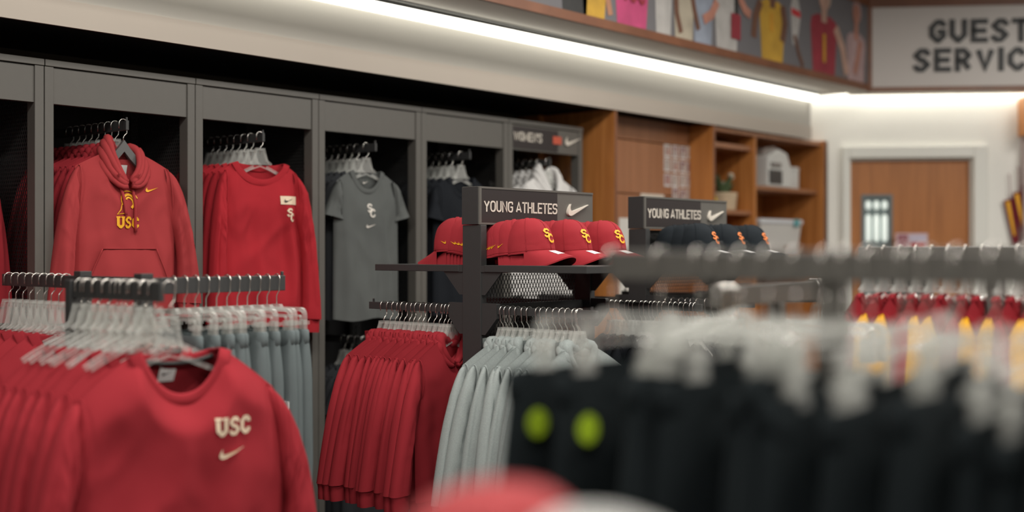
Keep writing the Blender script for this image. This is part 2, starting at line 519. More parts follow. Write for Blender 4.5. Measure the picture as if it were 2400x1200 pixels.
    def collar(s):
        path = []
        K = 22
        for k in range(K + 1):
            x = -s.n + 2*s.n*k/K
            u = x/s.S; q = s.surf(u, 0, True); path.append((x, q[1] - .002, q[2]))
        for k in range(1, K):
            x = s.n - 2*s.n*k/K
            u = x/s.S; q = s.surf(u, 0, False); path.append((x, q[1] + .002, q[2]))
        path.append(path[0])
        mb = MB(); k = 8; pts = []
        P = [Vector(p) for p in path]
        cen = sum((p for p in P[:-1]), Vector())/len(P[:-1])
        for p in P:
            rad = Vector((p.x - cen.x, p.y - cen.y, 0)); rad = rad.normalized() if rad.length > 1e-6 else Vector((1, 0, 0))
            # rib stands in the direction away from the neck hole in x-z
            outw = Vector((p.x*.9, 0, p.z - .035)); outw = outw.normalized() if outw.length > 1e-6 else Vector((0, 0, -1))
            for q in range(k):
                a = 2*PI*q/k
                pts.append(tuple(p + outw*s.collar_r*1.5*(math.cos(a) + .5) + rad*s.collar_r*.55*math.sin(a)))
        return mb.grid(pts, k, len(P), closed_u=True)
    def hem(s, h=.045, grow=1.0):
        us = s.us(); mb = MB(); n = 4
        for front in (True, False):
            pts = []
            for j in range(n):
                for u in us:
                    x, y, z = s.surf(u, 1, front)
                    k = .93 if j else 1.0
                    pts.append((x*k*grow, y*(.8 if j else 1), z + .004 - h*j/(n - 1)))
            mb.grid(pts, s.nu, n, flip=not front)
        return mb
    def hood_mesh(s, big=1.0, asym=(0.0, 0.0), hy=1.0):
        """hood gathered round the hanger neck: tubes from the front V round the back"""
        mb = MB(); n = s.n; T = s.T
        LAY = ((1.12, -.022, .017), (1.0, -.004, .019), (.86, .012, .018), (.70, .022, .015)) if big >= .9 else ((1.06, -.010, .020), (.90, .004, .022))
        for layer, (gr, dz, rr_) in enumerate(LAY):
            path = []; rad = []; K = 34
            for k in range(K + 1):
                a = -PI + 2*PI*k/K          # -pi .. pi ; 0 = back, +-pi = front V
                f = (1 - math.cos(a))/2     # 1 at front, 0 at back
                side = math.sin(a)          # -1 left, +1 right
                up = asym[0] if side < 0 else asym[1]
                x = side*(n*gr) + (0.010 if a > 0 else -.010)*f
                y = lerp(.050, -T*1.0 - .008*(1 - layer*.3), f)*hy
                z = lerp(-.012, -s.nf*1.0 - .006 + dz*.35, f**1.5) + abs(side)**1.4*(.026 + up*(.4 + .3*layer)) + dz*abs(side)**.6*1.1
                r = lerp(rr_*1.25, rr_*.62, smooth01(f))*big
                nz = noise.noise((a*1.6, layer*3.1, s.seed*1.7)); n2 = noise.noise((a*3.9, layer*5.7, s.seed*.9))
                path.append((x + n2*.002, y + nz*.006, z + nz*.006 + n2*.002)); rad.append(r*(1 + .08*n2))
            mb.tube(path, rad, k=12)
        # draped point of the hood hanging down the back
        pts = []; nu, nv = 17, 10
        for j in range(nv):
            v = j/(nv - 1)
            for i in range(nu):
                u = -1 + 2*i/(nu - 1)
                w = n*(1.25 - .35*v)
                x = u*w; z = .015 - .20*v*(1 - .35*u*u) ; y = (.055 + .045*math.sin(PI*(.25 + .75*v))*(1 - .5*u*u))*hy + .004*math.sin(7*u)
                pts.append((x, y, z))
        mb.grid(pts, nu, nv)
        return mb

def build_shirt(key, S, m, cuff=True, hem=True, collar=True, m_collar=None, hood=None, seams=True):
    parts = [('body', S.body().mesh(key + '_body', m, True))]
    for sg in (-1, 1):
        parts.append(('sleeve', S.sleeve(sg).mesh(key + '_sleeve', m, True)))
        if cuff: parts.append(('cuff', S.sleeve(sg, True).mesh(key + '_cuff', m, True)))
    if seams:
        for sg in (-1, 1): parts.append(('armhole_seam', S.armhole(sg).mesh(key + '_seam', m, True)))
    if hem: parts.append(('hem_band', S.hem().mesh(key + '_hem', m, True)))
    if hood is not None: parts.append(('hood', S.hood_mesh(*hood).mesh(key + '_hood', m, True)))
    elif collar: parts.append(('collar', S.collar().mesh(key + '_collar', m_collar or m, True)))
    return parts

def place(name, label, cat, parts, loc, rz, group=None, tilt=0.0):
    t = thing(name, label, cat, loc, rz, group)
    if tilt: t.rotation_euler = (0, tilt, rz)
    for nm, me in parts: share(nm, me, t)
    return t

# ------------------------------------------------------------------ pants
def ribbon(o, i, y0, th, nt=26, nr=14, seed=0, amp=.008, kf=3):
    pts = []
    for k in range(nt):
        t = k/(nt - 1)
        O = Vector(bez(*o, t)); I = Vector(bez(*i, t)); c = (O + I)/2; h = (O - I)/2
        for q in range(nr):
            a = 2*PI*q/nr; ca, sa = math.cos(a), math.sin(a)
            d = noise.noise((ca*2 + seed, sa*2, t*5))*amp + amp*.7*math.sin(kf*2*ca + seed + 2*t)*abs(sa)
            pts.append((c.x + h.x*ca, y0 + (th*(.5 + .5*smooth01(t*5)) + d)*(abs(sa)**.8)*(1 if sa > 0 else -1), c.y + h.y*ca))
    return MB().grid(pts, nr, nt, closed_u=True)
def build_pants(key, m, w=.17, L=.92, th=.030, seed=0, wtop=-.13):
    parts = []
    for sg in (-1, 1):
        o = [(sg*w, wtop), (sg*(w + .035), wtop - .22), (sg*(w + .01), wtop - .6*L), (sg*(w - .03), wtop - L)]
        i = [(-sg*.01, wtop), (-sg*.012, wtop - .25), (sg*.045, wtop - .5*L), (sg*.055, wtop - L)]
        parts.append(('leg', ribbon(o, i, 0.0, th, seed=seed + sg).mesh(key + '_leg', m, True)))
    pts = []; nr = 28
    for j, (dz, g) in enumerate(((.004, .98), (0, 1.02), (-.02, 1.03), (-.038, 1.02), (-.042, .98))):
        for q in range(nr):
            a = 2*PI*q/nr; ca, sa = math.cos(a), math.sin(a)
            pts.append((w*g*ca*1.01, (.018*g + .003*math.sin(14*a))*(abs(sa)**.6)*(1 if sa > 0 else -1), wtop + dz))
    parts.append(('waistband', MB().grid(pts, nr, 5, closed_u=True).mesh(key + '_waistband', m, True)))
    return parts

# ------------------------------------------------------------------ hangers (origin: top of the rail)
def hook_path(hang_neck, flip=1):
    p = []
    p.append((-.0165*flip, 0, -.030))
    for k in range(11):
        a = PI - k*(PI*1.12)/10
        p.append((.0165*math.cos(a)*flip, 0, -.0125 + .0165*math.sin(a) + .0005))
    p += [(.014*flip, 0, -.030), (.013*flip, 0, -.046), (.004*flip, 0, -.055), (0, 0, -.062), (0, 0, -hang_neck - .02)]
    return p
def build_hanger(key, half=.17, drop=.055, neck=.068, apex=.118, m=None, solid=False, flip=1):
    m = m or M_CLEAR
    parts = [('hook', MB().tube(hook_path(neck, flip), .0016, 6).mesh(key + '_hook', M_CHROME, True))]
    # flared neck plate with an opening, and two arms
    mb = MB()
    t = .004
    for sg in (-1, 1):
        o = [(sg*.016, -neck), (sg*.020, -neck - .012), (sg*.030, -apex + .010), (sg*.050, -apex - .004)]
        w = [Vector(p) for p in o]
        for q in stroke(w, .009): mb.prism([(a.x, a.y) for a in q], -t*1.4, t*1.4)
        arm = [Vector(bez((sg*.030, -apex - .016), (sg*half*.5, -apex - .024 - drop*.32), (sg*half*.85, -apex - .026 - drop*.72), (sg*half, -apex - .028 - drop), k/8)) for k in range(9)]
        for q in stroke(arm, .013): mb.prism([(a.x, a.y) for a in q], -t, t)
        low = [Vector((sg*.0, -apex - .012))] + [a + Vector((0, -.004)) for a in arm[1:4]]
        for q in stroke(low, .006): mb.prism([(a.x, a.y) for a in q], -t*.7, t*.7)
    for q in stroke([Vector((-.021, -neck)), Vector((.021, -neck))], .010): mb.prism([(a.x, a.y) for a in q], -t*1.4, t*1.4)
    mb.prism([(-.015, -neck), (.015, -neck), (.045, -apex - .006), (-.045, -apex - .006)], -.001, .001)
    parts.append(('hanger_body', mb.mesh(key + '_body', m, False)))
    return parts
def build_solid_hanger(key, half=.135, drop=.075, neck=.066, apex=.118):
    parts = [('hook', MB().tube(hook_path(neck), .0018, 6).mesh(key + '_hook', M_CHROME, True))]
    mb = MB(); up = []; lo = []
    for k in range(13):
        x = -half + 2*half*k/12; a = abs(x)/half
        zc = -apex + .050*(1 - a)**3 - drop*a**1.2 - .004
        up.append((x, zc)); lo.append((x, zc - (.042 - .018*a)))
    mb.prism(up + lo[::-1], -.009, .009)
    o = mb.mesh(key + '_body', M_HGREY, False)
    parts.append(('hanger_body', o))
    return parts
def build_clip_hanger(key, half=.145, z=-.078, flip=1):
    parts = [('hook', MB().tube(hook_path(.072, flip), .0017, 6).mesh(key + '_hook', M_CHROME, True))]
    mb = MB(); t = .005
    outer = round_poly([(-half, z - .045), (-half, z), (half, z), (half, z - .045)], .028, 5)
    for q in stroke(outer, .011): mb.prism([(a.x, a.y) for a in q], -t, t)
    inner = round_poly([(-half + .02, z - .035), (-half + .02, z - .019), (half - .02, z - .019), (half - .02, z - .035)], .014, 3)
    for q in stroke(inner, .005): mb.prism([(a.x, a.y) for a in q], -t*.8, t*.8)
    mb.prism([(-.02, z + .012), (.02, z + .012), (.035, z - .004), (-.035, z - .004)], -t*1.2, t*1.2)
    parts.append(('hanger_body', mb.mesh(key + '_body', M_CLEAR)))
    for sg in (-1, 1):
        c = MB(); x = sg*(half - .012)
        for ys in (-1, 1):
            c.prism([(x - .016, z - .030), (x + .016, z - .030), (x + .019, z - .085), (x - .019, z - .085)], ys*.009 - .0025 + (.006 if ys < 0 else -.006), ys*.009 + .0025 + (.006 if ys < 0 else -.006))
            c.prism([(x - .013, z - .034), (x + .013, z - .034), (x + .013, z - .044), (x - .013, z - .044)], ys*.014 - .002, ys*.014 + .002)
        parts.append(('clip', c.mesh(key + '_clip', M_CLEAR)))
    return parts

# ------------------------------------------------------------------ caps (front = -y, rim at z=0)
def cap_surf(a, b, lx=.080, ly=.096, h=.122, seed=0):
    """a azimuth (0 = front), b 0 rim .. 1 top"""
    ph = b*PI/2
    r = math.cos(ph)**.66; z = h*math.sin(ph)**1.08
    fr = .5 + .5*math.cos(a)
    r *= 1 + .06*fr*math.sin(2*ph)*.6
    gs = 0
    for k in range(6):
        da = (a - k*PI/3 + PI) % (2*PI) - PI
        gs = max(gs, math.exp(-(da/.035)**2))
    r *= 1 - .010*gs*(1 - b**4)
    x = lx*r*math.sin(a); y = -ly*r*math.cos(a)
    n = (noise.noise((x*14 + seed, y*14, z*14))*.0035 + noise.noise((x*32 + seed, y*32, z*38))*.0018)*(1 - b)**.3
    k = 1 + n/.09
    return Vector((x*k, y*k, z + n*.4))
def build_cap(key, m, m_logo, seed=0, sticker=True, swoosh=None):
    parts = []
    nu, nv = 60, 16; pts = []
    for j in range(nv):
        b = j/(nv - 1)*.985
        for i in range(nu): pts.append(tuple(cap_surf(2*PI*i/nu, b, seed=seed)))
    mb = MB().grid(pts, nu, nv, closed_u=True)
    # inner sweatband
    pts = []
    for j in range(3):
        for i in range(nu):
            p = cap_surf(2*PI*i/nu, .0, seed=seed); pts.append((p.x*(.985 - .01*j), p.y*(.985 - .01*j), .002 + .016*j))
    mb.grid(pts, nu, 3, closed_u=True)
    parts.append(('crown', mb.mesh(key + '_crown', m, True)))
    bt = MB().lathe([(.0001, .1255), (.006, .125), (.0085, .122), (.0085, .119)], 12)
    sm = MB()
    for k in range(6):
        for da in (-.018, .018):
            sm.tube([tuple(cap_surf(k*PI/3 + da, .02 + .94*j/12, seed=seed)*1.004) for j in range(13)], .0007, 5)
    sm.tube([tuple(cap_surf(2*PI*i/40, .055, seed=seed)*1.003) for i in range(41)], .0007, 5)
    parts.append(('stitching', sm.mesh(key + '_stitching', m, True)))
    parts.append(('button', bt.mesh(key + '_button', m, True)))
    # bill
    def bill(u, v, off=0):
        a = u*R(66)
        p = cap_surf(a, 0.02, seed=seed)
        ext = .088*(1 - abs(u)**3.4)**.5
        out = Vector((p.x*1.05, p.y, 0))
        x = lerp(p.x, p.x*1.04, v); y = p.y - ext*v
        z = .006 - .030*v - .030*(x/.078)**2*(.10 + .90*v)
        return (x, y, z + off)
    nu, nv = 25, 8; mb = MB(); top = []; bot = []
    for j in range(nv):
        for i in range(nu):
            u = -1 + 2*i/(nu - 1); v = j/(nv - 1)
            top.append(bill(u, v)); bot.append(bill(u, v, -.0050))
    mb.grid(top, nu, nv); mb.grid(bot, nu, nv, flip=True)
    edge = [bill(-1 + 2*i/(nu - 1), 1) for i in range(nu)] + [bill(-1 + 2*i/(nu - 1), 1, -.0050) for i in range(nu)]
    mb.grid(edge, nu, 2, flip=True)
    parts.append(('bill', mb.mesh(key + '_bill', m, True)))
    # front monogram
    def on_crown(x, z):
        b = 0.5; a = math.asin(max(-1, min(1, x/.08)))
        for _ in range(14):
            p = cap_surf(a, b, seed=seed); b += (z - p.z)*5; b = max(0, min(.95, b))
            rr = math.hypot(p.x, p.y/1.2); a += (x - p.x)*9
        p = cap_surf(a, b, seed=seed); return (p.x*1.03, p.y*1.03 - .0015, p.z)
    if m_logo:
        quads = monogram(.038, .050)
        parts.append(('monogram', quads_mesh(quads, lambda a, b: on_crown(a - .019, b + .030)).mesh(key + '_monogram', m_logo)))
    if sticker:
        st = MB(); p = []
        for j in range(3):
            for i in range(4):
                u = -.26 + .30*i/3; v = .16 + .46*j/2
                q = bill(u, v, .0012); p.append(q)
        st.grid(p, 4, 3)
        parts.append(('sticker', st.mesh(key + '_sticker', M_TAG)))
    if swoosh:
        q = swoosh_quads(.026)
        def side(a, b):
            pp = cap_surf(PI/2*sg_side - sg_side*(.15 + 0)*0 - sg_side*((a - .013)/.09), .16 + b/.13, seed=seed)
            return (pp.x*1.02, pp.y*1.02, pp.z)
        for sg_side in (1, -1):
            parts.append(('side_swoosh', quads_mesh(q, side).mesh(key + '_swoosh', swoosh)))
    return parts


# =================================================================== THE SETTING
struct(box('floor', -0.9, 7.0, -3.0, 10.5, -0.05, 0.0, M_FLOOR), 'dark carpeted shop floor', 'floor')
struct(box('ceiling', -0.9, 7.0, -3.0, 10.5, 3.40, 3.45, M_CEIL), 'pale shop ceiling', 'ceiling')
struct(box('wall_left', -0.62, -0.52, -3.0, 8.6, 0.0, 3.40, M_DARKW), 'dark brown wall behind the locker bays', 'wall')
# bulkhead above the bays: lower fascia, upper fascia, dark underside
bh = thing('trim_1', 'beige bulkhead running above the grey locker bays', 'bulkhead', (0, 0, 0)); bh['kind'] = 'structure'
box('lower_fascia', 0.147, 0.157, -2.5, 7.464, 2.256, 2.345, M_BEIGE, bh)
box('upper_fascia', 0.140, 0.150, -2.5, 7.464, 2.345, 2.60, M_BEIGE2, bh)
box('underside_board', -0.52, 0.147, -2.5, 7.464, 2.275, 2.30, M_BACK, bh)
box('end_board', -0.52, 0.140, 7.445, 7.464, 2.264, 2.60, M_BEIGE2, bh)
# mural soffit box
sf = thing('trim_2', 'taupe soffit box that carries the athlete mural', 'soffit', (0, 0, 0)); sf['kind'] = 'structure'
box('soffit_underside', 0.15, 0.50, -2.5, 7.60, 2.566, 2.60, M_SOFFIT, sf)
box('soffit_lip', 0.236, 0.248, -2.5, 7.50, 2.561, 2.566, M_STEEL, sf)
box('bottom_trim_board', 0.488, 0.512, -2.5, 7.60, 2.568, 2.612, M_TRIM, sf)
box('top_trim_board', 0.488, 0.515, -2.5, 7.60, 3.130, 3.20, M_TRIM, sf)
box('soffit_body', 0.15, 0.488, -2.5, 7.60, 2.60, 3.40, M_SOFFIT, sf)
# lit strip in the cove
strip = thing('cove_light', 'bright white strip light in the cove above the lockers', 'strip light', (0, 0, 0))
box('diffuser', 0.156, 0.226, -2.5, 7.44, 2.514, 2.548, M_STRIP, strip, bevel=.006)
box('light_housing', 0.165, 0.215, -2.5, 7.44, 2.546, 2.566, M_STEEL, strip)

# back wall at 35 degrees: frame of reference x along wall, -y towards the shop
TH = R(35)
def back_root(name, label, cat, p=(0.12, 7.70), kind='structure'):
    o = thing(name, label, cat, (p[0], p[1], 0), TH)
    if kind: o['kind'] = kind
    return o
wb = struct(MB().quadbox(0.035, 0.135, 0.0, 0.12, 0, 3.4).quadbox(-0.75, 0.035, 0.0, 0.12, 2.264, 3.4).quadbox(1.10, 5.0, 0.0, 0.12, 0, 3.4).quadbox(0.135, 1.10, 0, .12, 2.215, 3.4).obj('wall_back', M_WALL), 'white painted back wall around the wooden door', 'wall')
wb.location = (0.12, 7.70, 0); wb.rotation_euler = (0, 0, TH)
dr = back_root('door_1', 'orange-brown wooden door with small glazed lite and white frame', 'door')
fr = MB(); fr.quadbox(0.130, 0.178, -.045, .10, 0, 2.222).quadbox(1.008, 1.100, -.045, .10, 0, 2.222).quadbox(0.178, 1.008, -.045, .10, 2.140, 2.222)
fr.obj('door_frame', M_FRAME, dr, bevel=.006)
st2 = MB(); st2.quadbox(0.178, 0.192, .0, .10, 0, 2.140).quadbox(0.994, 1.008, 0, .10, 0, 2.140).quadbox(0.192, 0.994, 0, .10, 2.126, 2.140)
st2.obj('door_stop', M_FRAME, dr)
dl = MB(); dl.quadbox(.192, .272, .03, .075, .01, 2.126).quadbox(.476, .994, .03, .075, .01, 2.126).quadbox(.272, .476, .03, .075, 1.888, 2.126).quadbox(.272, .476, .03, .075, .01, 1.18)
dl.obj('door_leaf', M_DOORW, dr)
lf = MB(); lf.quadbox(.268, .292, .022, .08, 1.176, 1.892).quadbox(.456, .480, .022, .08, 1.176, 1.892).quadbox(.292, .456, .022, .08, 1.868, 1.892).quadbox(.292, .456, .022, .08, 1.176, 1.200)
lf.obj('lite_frame', mat('grey_lite_frame', (.16, .18, .18), .5), dr)
box('lite_glass', .292, .456, .048, .054, 1.20, 1.868, mat('pale_lite_glass', (.20, .25, .25), .15), dr)
M_LAMPG = mat('lit_lamp_seen_in_lite', (.8, .85, .8), .4, emit=((.9, 1.0, .93), .5))
for k in range(3):
    x = .318 + .056*k
    for (z0, z1) in ((1.785, 1.850), (1.56, 1.755)):
        MB().lathe([(.001, z0), (.014, z0 + .006), (.020, z0 + .025), (.020, z1 - .025), (.014, z1 - .006), (.001, z1)], 12, (x, .044)).obj('lamp_glimpse', M_LAMPG, dr, smooth=True).scale = (1, 1, 1)
hnd = MB(); hnd.quadbox(.93, .96, .018, .03, .98, 1.14); hnd.tube([(.945, .018, 1.05), (.945, -.02, 1.05), (.85, -.02, 1.05)], .009)
hnd.obj('door_handle', M_CHROME, dr)
# small sign standing on the counter edge in front of the door
cs = thing('counter_sign', 'small pink and red card sign in front of the wooden door', 'sign', (0.12, 7.70, 0), TH)
cs_b = box('sign_card', .485, .700, -.05, -.044, 1.38, 1.622, mat('pink_card', (.60, .42, .44), .6), cs)
box('red_band', .585, .682, -.0525, -.05, 1.50, 1.555, mat('red_card_print', (.45, .06, .07), .6), cs)
box('lilac_band', .575, .690, -.0525, -.05, 1.565, 1.61, mat('lilac_card_print', (.55, .50, .62), .6), cs)
box('photo_band', .500, .565, -.0525, -.05, 1.50, 1.61, mat('maroon_card_print', (.30, .10, .13), .6), cs)
box('sign_stand', .46, .72, -.09, -.02, 0.0, 1.38, M_STEEL, cs)
# right edge: timber post and pennants
pr = back_root('trim_3', 'timber pilaster at the right edge of the back wall', 'pilaster')
box('pilaster_shaft', 1.310, 1.46, -.20, 0.0, 2.28, 2.54, M_WOOD, pr)
box('pilaster_panel', 1.325, 1.46, -.08, 0.0, 0.0, 2.28, mat('rose_beige_panel', (.42, .34, .33), .6), pr)
# guest service sign box
GO = (0.50, 7.60)
sb = back_root('trim_4', 'timber-framed soffit box above the back wall door', 'soffit', GO)
box('soffit_underside', -0.10, 4.0, 0.01, 0.205, 2.566, 2.60, M_SOFFIT, sb)
box('soffit_body', 0.0, 4.0, 0.02, 0.205, 2.60, 3.40, M_SOFFIT, sb)
box('cove_top', -0.30, 4.0, 0.205, 0.30, 2.70, 2.72, M_SOFFIT, sb)
box('bottom_trim_board', 0.0, 4.0, -.012, .02, 2.562, 2.592, M_TRIM, sb)
box('top_trim_board', 0.0, 4.0, -.014, .02, 3.125, 3.20, M_TRIM, sb)
box('corner_trim_board', -.012, .022, -.016, .02, 2.562, 3.20, M_TRIM, sb)
gs = thing('guest_services_sign', 'white wall sign with charcoal letters reading GUEST SERVICES', 'sign', (GO[0], GO[1], 0), TH)
box('sign_panel', .022, 1.9, -.004, .012, 2.592, 3.125, M_GUEST, gs)
gw = {'*': .108, 'I': .034, 'U': .112, 'T': .112, 'V': .118, ' ': .1}
word('GUEST', gw, .156, .033, .036, 1, .024, .012, M_GLET, gs, Matrix.Translation((.394, -.004, 2.880)))
word('SERVICES', gw, .156, .033, .036, 1, .026, .012, M_GLET, gs, Matrix.Translation((.292, -.004, 2.690)))
strip2 = thing('cove_light', 'strip light tucked above the white back wall', 'strip light', (0.12, 7.70, 0), TH)
box('diffuser', -.30, 4.0, -.080, -.045, 2.605, 2.635, M_STRIP2, strip2, bevel=.005)
box('light_housing', -.30, 4.0, -.082, -.043, 2.635, 2.70, M_STEEL, strip2)

# =================================================================== MURAL (flat print, layered panels)
mu = thing('athlete_mural', 'long printed mural of athletes in jerseys above the cove light', 'mural', (0.505, 0, 0))
box('mural_panel', -.012, 0.0, -2.0, 7.588, 2.612, 3.130, M_MURAL, mu)
def pcol(n, c): return mat('print_' + n, tuple(x*.82 for x in c), .5, noise_amt=.42, noise_scale=9)
SK1 = pcol('tan', (.50, .24, .14)); SK2 = pcol('brown', (.17, .075, .045)); SK3 = pcol('pale', (.58, .36, .28)); SK4 = pcol('salmon', (.56, .25, .18))
P_BLK = pcol('black', (.03, .03, .03)); P_YEL = pcol('yellow', (.62, .36, .04)); P_PNK = pcol('pink', (.58, .07, .20)); P_WHT = pcol('white', (.52, .50, .48)); P_RED = pcol('red', (.34, .03, .05)); P_GRY = pcol('grey_blue', (.32, .36, .44)); P_LRED = pcol('bright_red', (.6, .04, .05)); P_HAIR = pcol('dark_hair', (.05, .03, .03)); P_BLOND = pcol('blond_hair', (.55, .45, .36)); P_CRM = pcol('cream', (.50, .44, .34)); P_LPNK = pcol('light_pink', (.55, .38, .38)); P_GOLD = pcol('gold', (.65, .32, .03)); P_ORA = pcol('orange', (.62, .24, .10))
def flat(name, poly, m, parent, layer):
    d = .0015*layer
    return MB().prism([(y, z) for y, z in poly], -d, -d + .001).xf(Matrix(((0, -1, 0, 0), (1, 0, 0, 0), (0, 0, 1, 0), (0, 0, 0, 1)))).obj(name, m, parent)
def ell(cy, cz, ry, rz, n=18): return [(cy + ry*math.cos(2*PI*k/n), cz + rz*math.sin(2*PI*k/n)) for k in range(n)]
def limb(pts, w, name, m, parent, layer):
    qs = stroke([Vector(p) for p in pts], w)
    mb = MB(); d = .0015*layer
    for q in qs: mb.prism([(p.x, p.y) for p in q], -d, -d + .001)
    return mb.xf(Matrix(((0, -1, 0, 0), (1, 0, 0, 0), (0, 0, 1, 0), (0, 0, 0, 1)))).obj(name, m, parent)
ZB = 2.613
def figure(cy, w, jersey, skin, shoulder, head=None, hair=None, armL=None, armR=None, taper=.82, neck=True, layer=1):
    z1 = shoulder; top = z1
    poly = [(cy - w*taper*.5, ZB), (cy + w*taper*.5, ZB), (cy + w*.5, lerp(ZB, z1, .75)), (cy + w*.46, z1 - .03), (cy + w*.2, top), (cy, top - .03), (cy - w*.2, top), (cy - w*.46, z1 - .03), (cy - w*.5, lerp(ZB, z1, .75))]
    t = flat('printed_figure', poly, jersey, mu, layer)
    for a in (armL, armR):
        if a: limb(a, w*.20, 'arm', skin, t, layer + 1)
    if head:
        if hair: flat('hair', ell(cy + .01, head + .02, w*.23, .075), hair, t, layer + 1)
        limb([(cy, z1 - .05), (cy, head)], w*.2, 'neck', skin, t, layer + 1)
        flat('head', ell(cy, head, w*.19, .068), skin, t, layer + 2)
    return t
# order from the left of the photograph to the right
t = flat('printed_banner', [(3.72, 2.64), (3.93, 2.64), (3.93, 3.0), (3.72, 3.0)], P_LRED, mu, 1); flat('banner_letters', [(3.93, 2.63), (4.03, 2.63), (4.03, 2.75), (3.93, 2.75)], P_CRM, mu, 1)
t = figure(4.40, .22, P_BLK, SK1, 3.00, 3.09, P_HAIR, [(4.22, 2.68), (4.21, 2.80), (4.27, 2.95)], None)
t = figure(4.55, .20, P_YEL, SK1, 2.84, None, None, None, [(4.62, 2.90), (4.64, 2.78), (4.68, 2.64)])
t = figure(4.86, .30, P_PNK, SK3, 2.97, 3.07, P_BLOND, [(4.68, 2.90), (4.66, 2.98), (4.70, 3.08)], [(5.03, 2.80), (5.07, 2.95), (5.02, 3.05)])
lt = quads_mesh(block_usc(.20, .09), lambda a, b: (.0062, 4.77 + a, 2.73 + b)).obj('jersey_letters', P_RED, t)
t = figure(5.14, .16, P_WHT, SK3, 2.98, 3.06, P_HAIR, [(5.20, 2.95), (5.28, 2.93), (5.40, 2.99)], None)
t = figure(5.33, .20, P_CRM, SK2, 2.94, 3.04, P_HAIR, [(5.25, 2.85), (5.26, 2.74), (5.30, 2.64)], [(5.40, 2.88), (5.43, 2.78), (5.47, 2.68)], layer=2)
t = figure(5.52, .20, P_GRY, SK2, 2.96, 3.06, P_HAIR, [(5.44, 2.95), (5.42, 3.0), (5.50, 3.05)], None)
t = figure(5.76, .26, P_WHT, SK4, 2.97, 3.07, P_HAIR, [(5.66, 2.86), (5.60, 2.78), (5.52, 2.74)], [(5.90, 2.92), (5.96, 2.86), (6.02, 2.84)], layer=3)
flat('dark_stripe', [(5.84, 2.75), (5.88, 2.75), (5.88, 3.05), (5.84, 3.05)], P_BLK, t, 6)
flat('jersey_number', [(5.80, 2.68), (5.90, 2.68), (5.90, 2.82), (5.80, 2.82)], P_RED, t, 7)
t = figure(6.28, .30, P_YEL, SK2, 2.97, 3.06, P_HAIR, [(6.14, 2.94), (6.08, 2.84), (6.06, 2.72)], [(6.40, 2.95), (6.43, 2.85), (6.40, 2.74)])
flat('jersey_number', [(6.25, 2.78), (6.29, 2.78), (6.29, 2.89), (6.25, 2.89)], P_GOLD, t, 3)
t = flat('printed_torch', [(6.53, 2.74), (6.58, 2.74), (6.63, 2.93), (6.60, 3.02), (6.53, 3.03), (6.50, 2.95)], P_WHT, mu, 1)
flat('torch_band', [(6.515, 2.92), (6.625, 2.91), (6.622, 2.95), (6.51, 2.96)], P_LRED, t, 2); limb([(6.55, 2.80), (6.60, 2.70), (6.66, 2.62)], .035, 'torch_grip', SK2, t, 2)
t = figure(6.94, .36, P_RED, SK3, 2.98, 3.07, P_BLOND, None, [(7.10, 2.92), (7.20, 2.80), (7.26, 2.64)])
flat('gold_stripe', [(6.92, 2.68), (6.96, 2.68), (6.96, 2.86), (6.92, 2.86)], P_GOLD, t, 3)
t = figure(7.40, .28, P_LPNK, SK4, 2.93, 3.05, P_LPNK, None, [(7.46, 2.88), (7.43, 2.78), (7.38, 2.66)])

# =================================================================== TIMBER CABINET WALL beyond the bays
cw = thing('timber_cabinet', 'cherry wood cabinet unit with fins, panels and open cubbies beyond the lockers', 'cabinet', (0, 0, 0))
for (y1) in (5.227, 6.23, 7.687):
    box('fin', -.34, .150, y1 - .022, y1, 0.0, 2.262, M_WOOD, cw)
    box('fin_edge', .150, .1515, y1 - .022, y1, 0.0, 2.262, M_TRIM, cw)
for (z0, z1) in ((0.0, .80), (.806, 1.824), (1.830, 2.130), (2.136, 2.262)):
    box('wall_panel', -.045, -.02, 5.227, 6.208, z0, z1, M_WOOD2, cw, bevel=.002)
box('end_panel', -.50, -.34, 5.16, 5.227, 0, 2.262, M_WOOD, cw)
box('cubby_back', -.34, -.325, 6.23, 7.665, 0.0, 2.25, M_WOOD, cw)
box('cubby_top', -.325, .13, 6.23, 7.665, 2.228, 2.256, M_WOOD2, cw)
box('cubby_divider', -.325, .12, 6.752, 6.780, .0, 2.228, M_WOOD, cw)
box('cubby_shelf', -.325, .10, 6.23, 6.752, 2.135, 2.165, M_WOOD2, cw)
box('cubby_shelf', -.325, .10, 6.23, 6.752, 1.728, 1.753, M_WOOD2, cw)
box('cubby_shelf', -.325, .10, 6.78, 7.665, 1.895, 1.920, M_WOOD2, cw)
box('cubby_shelf', -.325, .10, 6.78, 7.665, 1.435, 1.46, M_WOOD2, cw)
box('cubby_shelf', -.325, .10, 6.23, 6.752, 1.30, 1.325, M_WOOD2, cw)
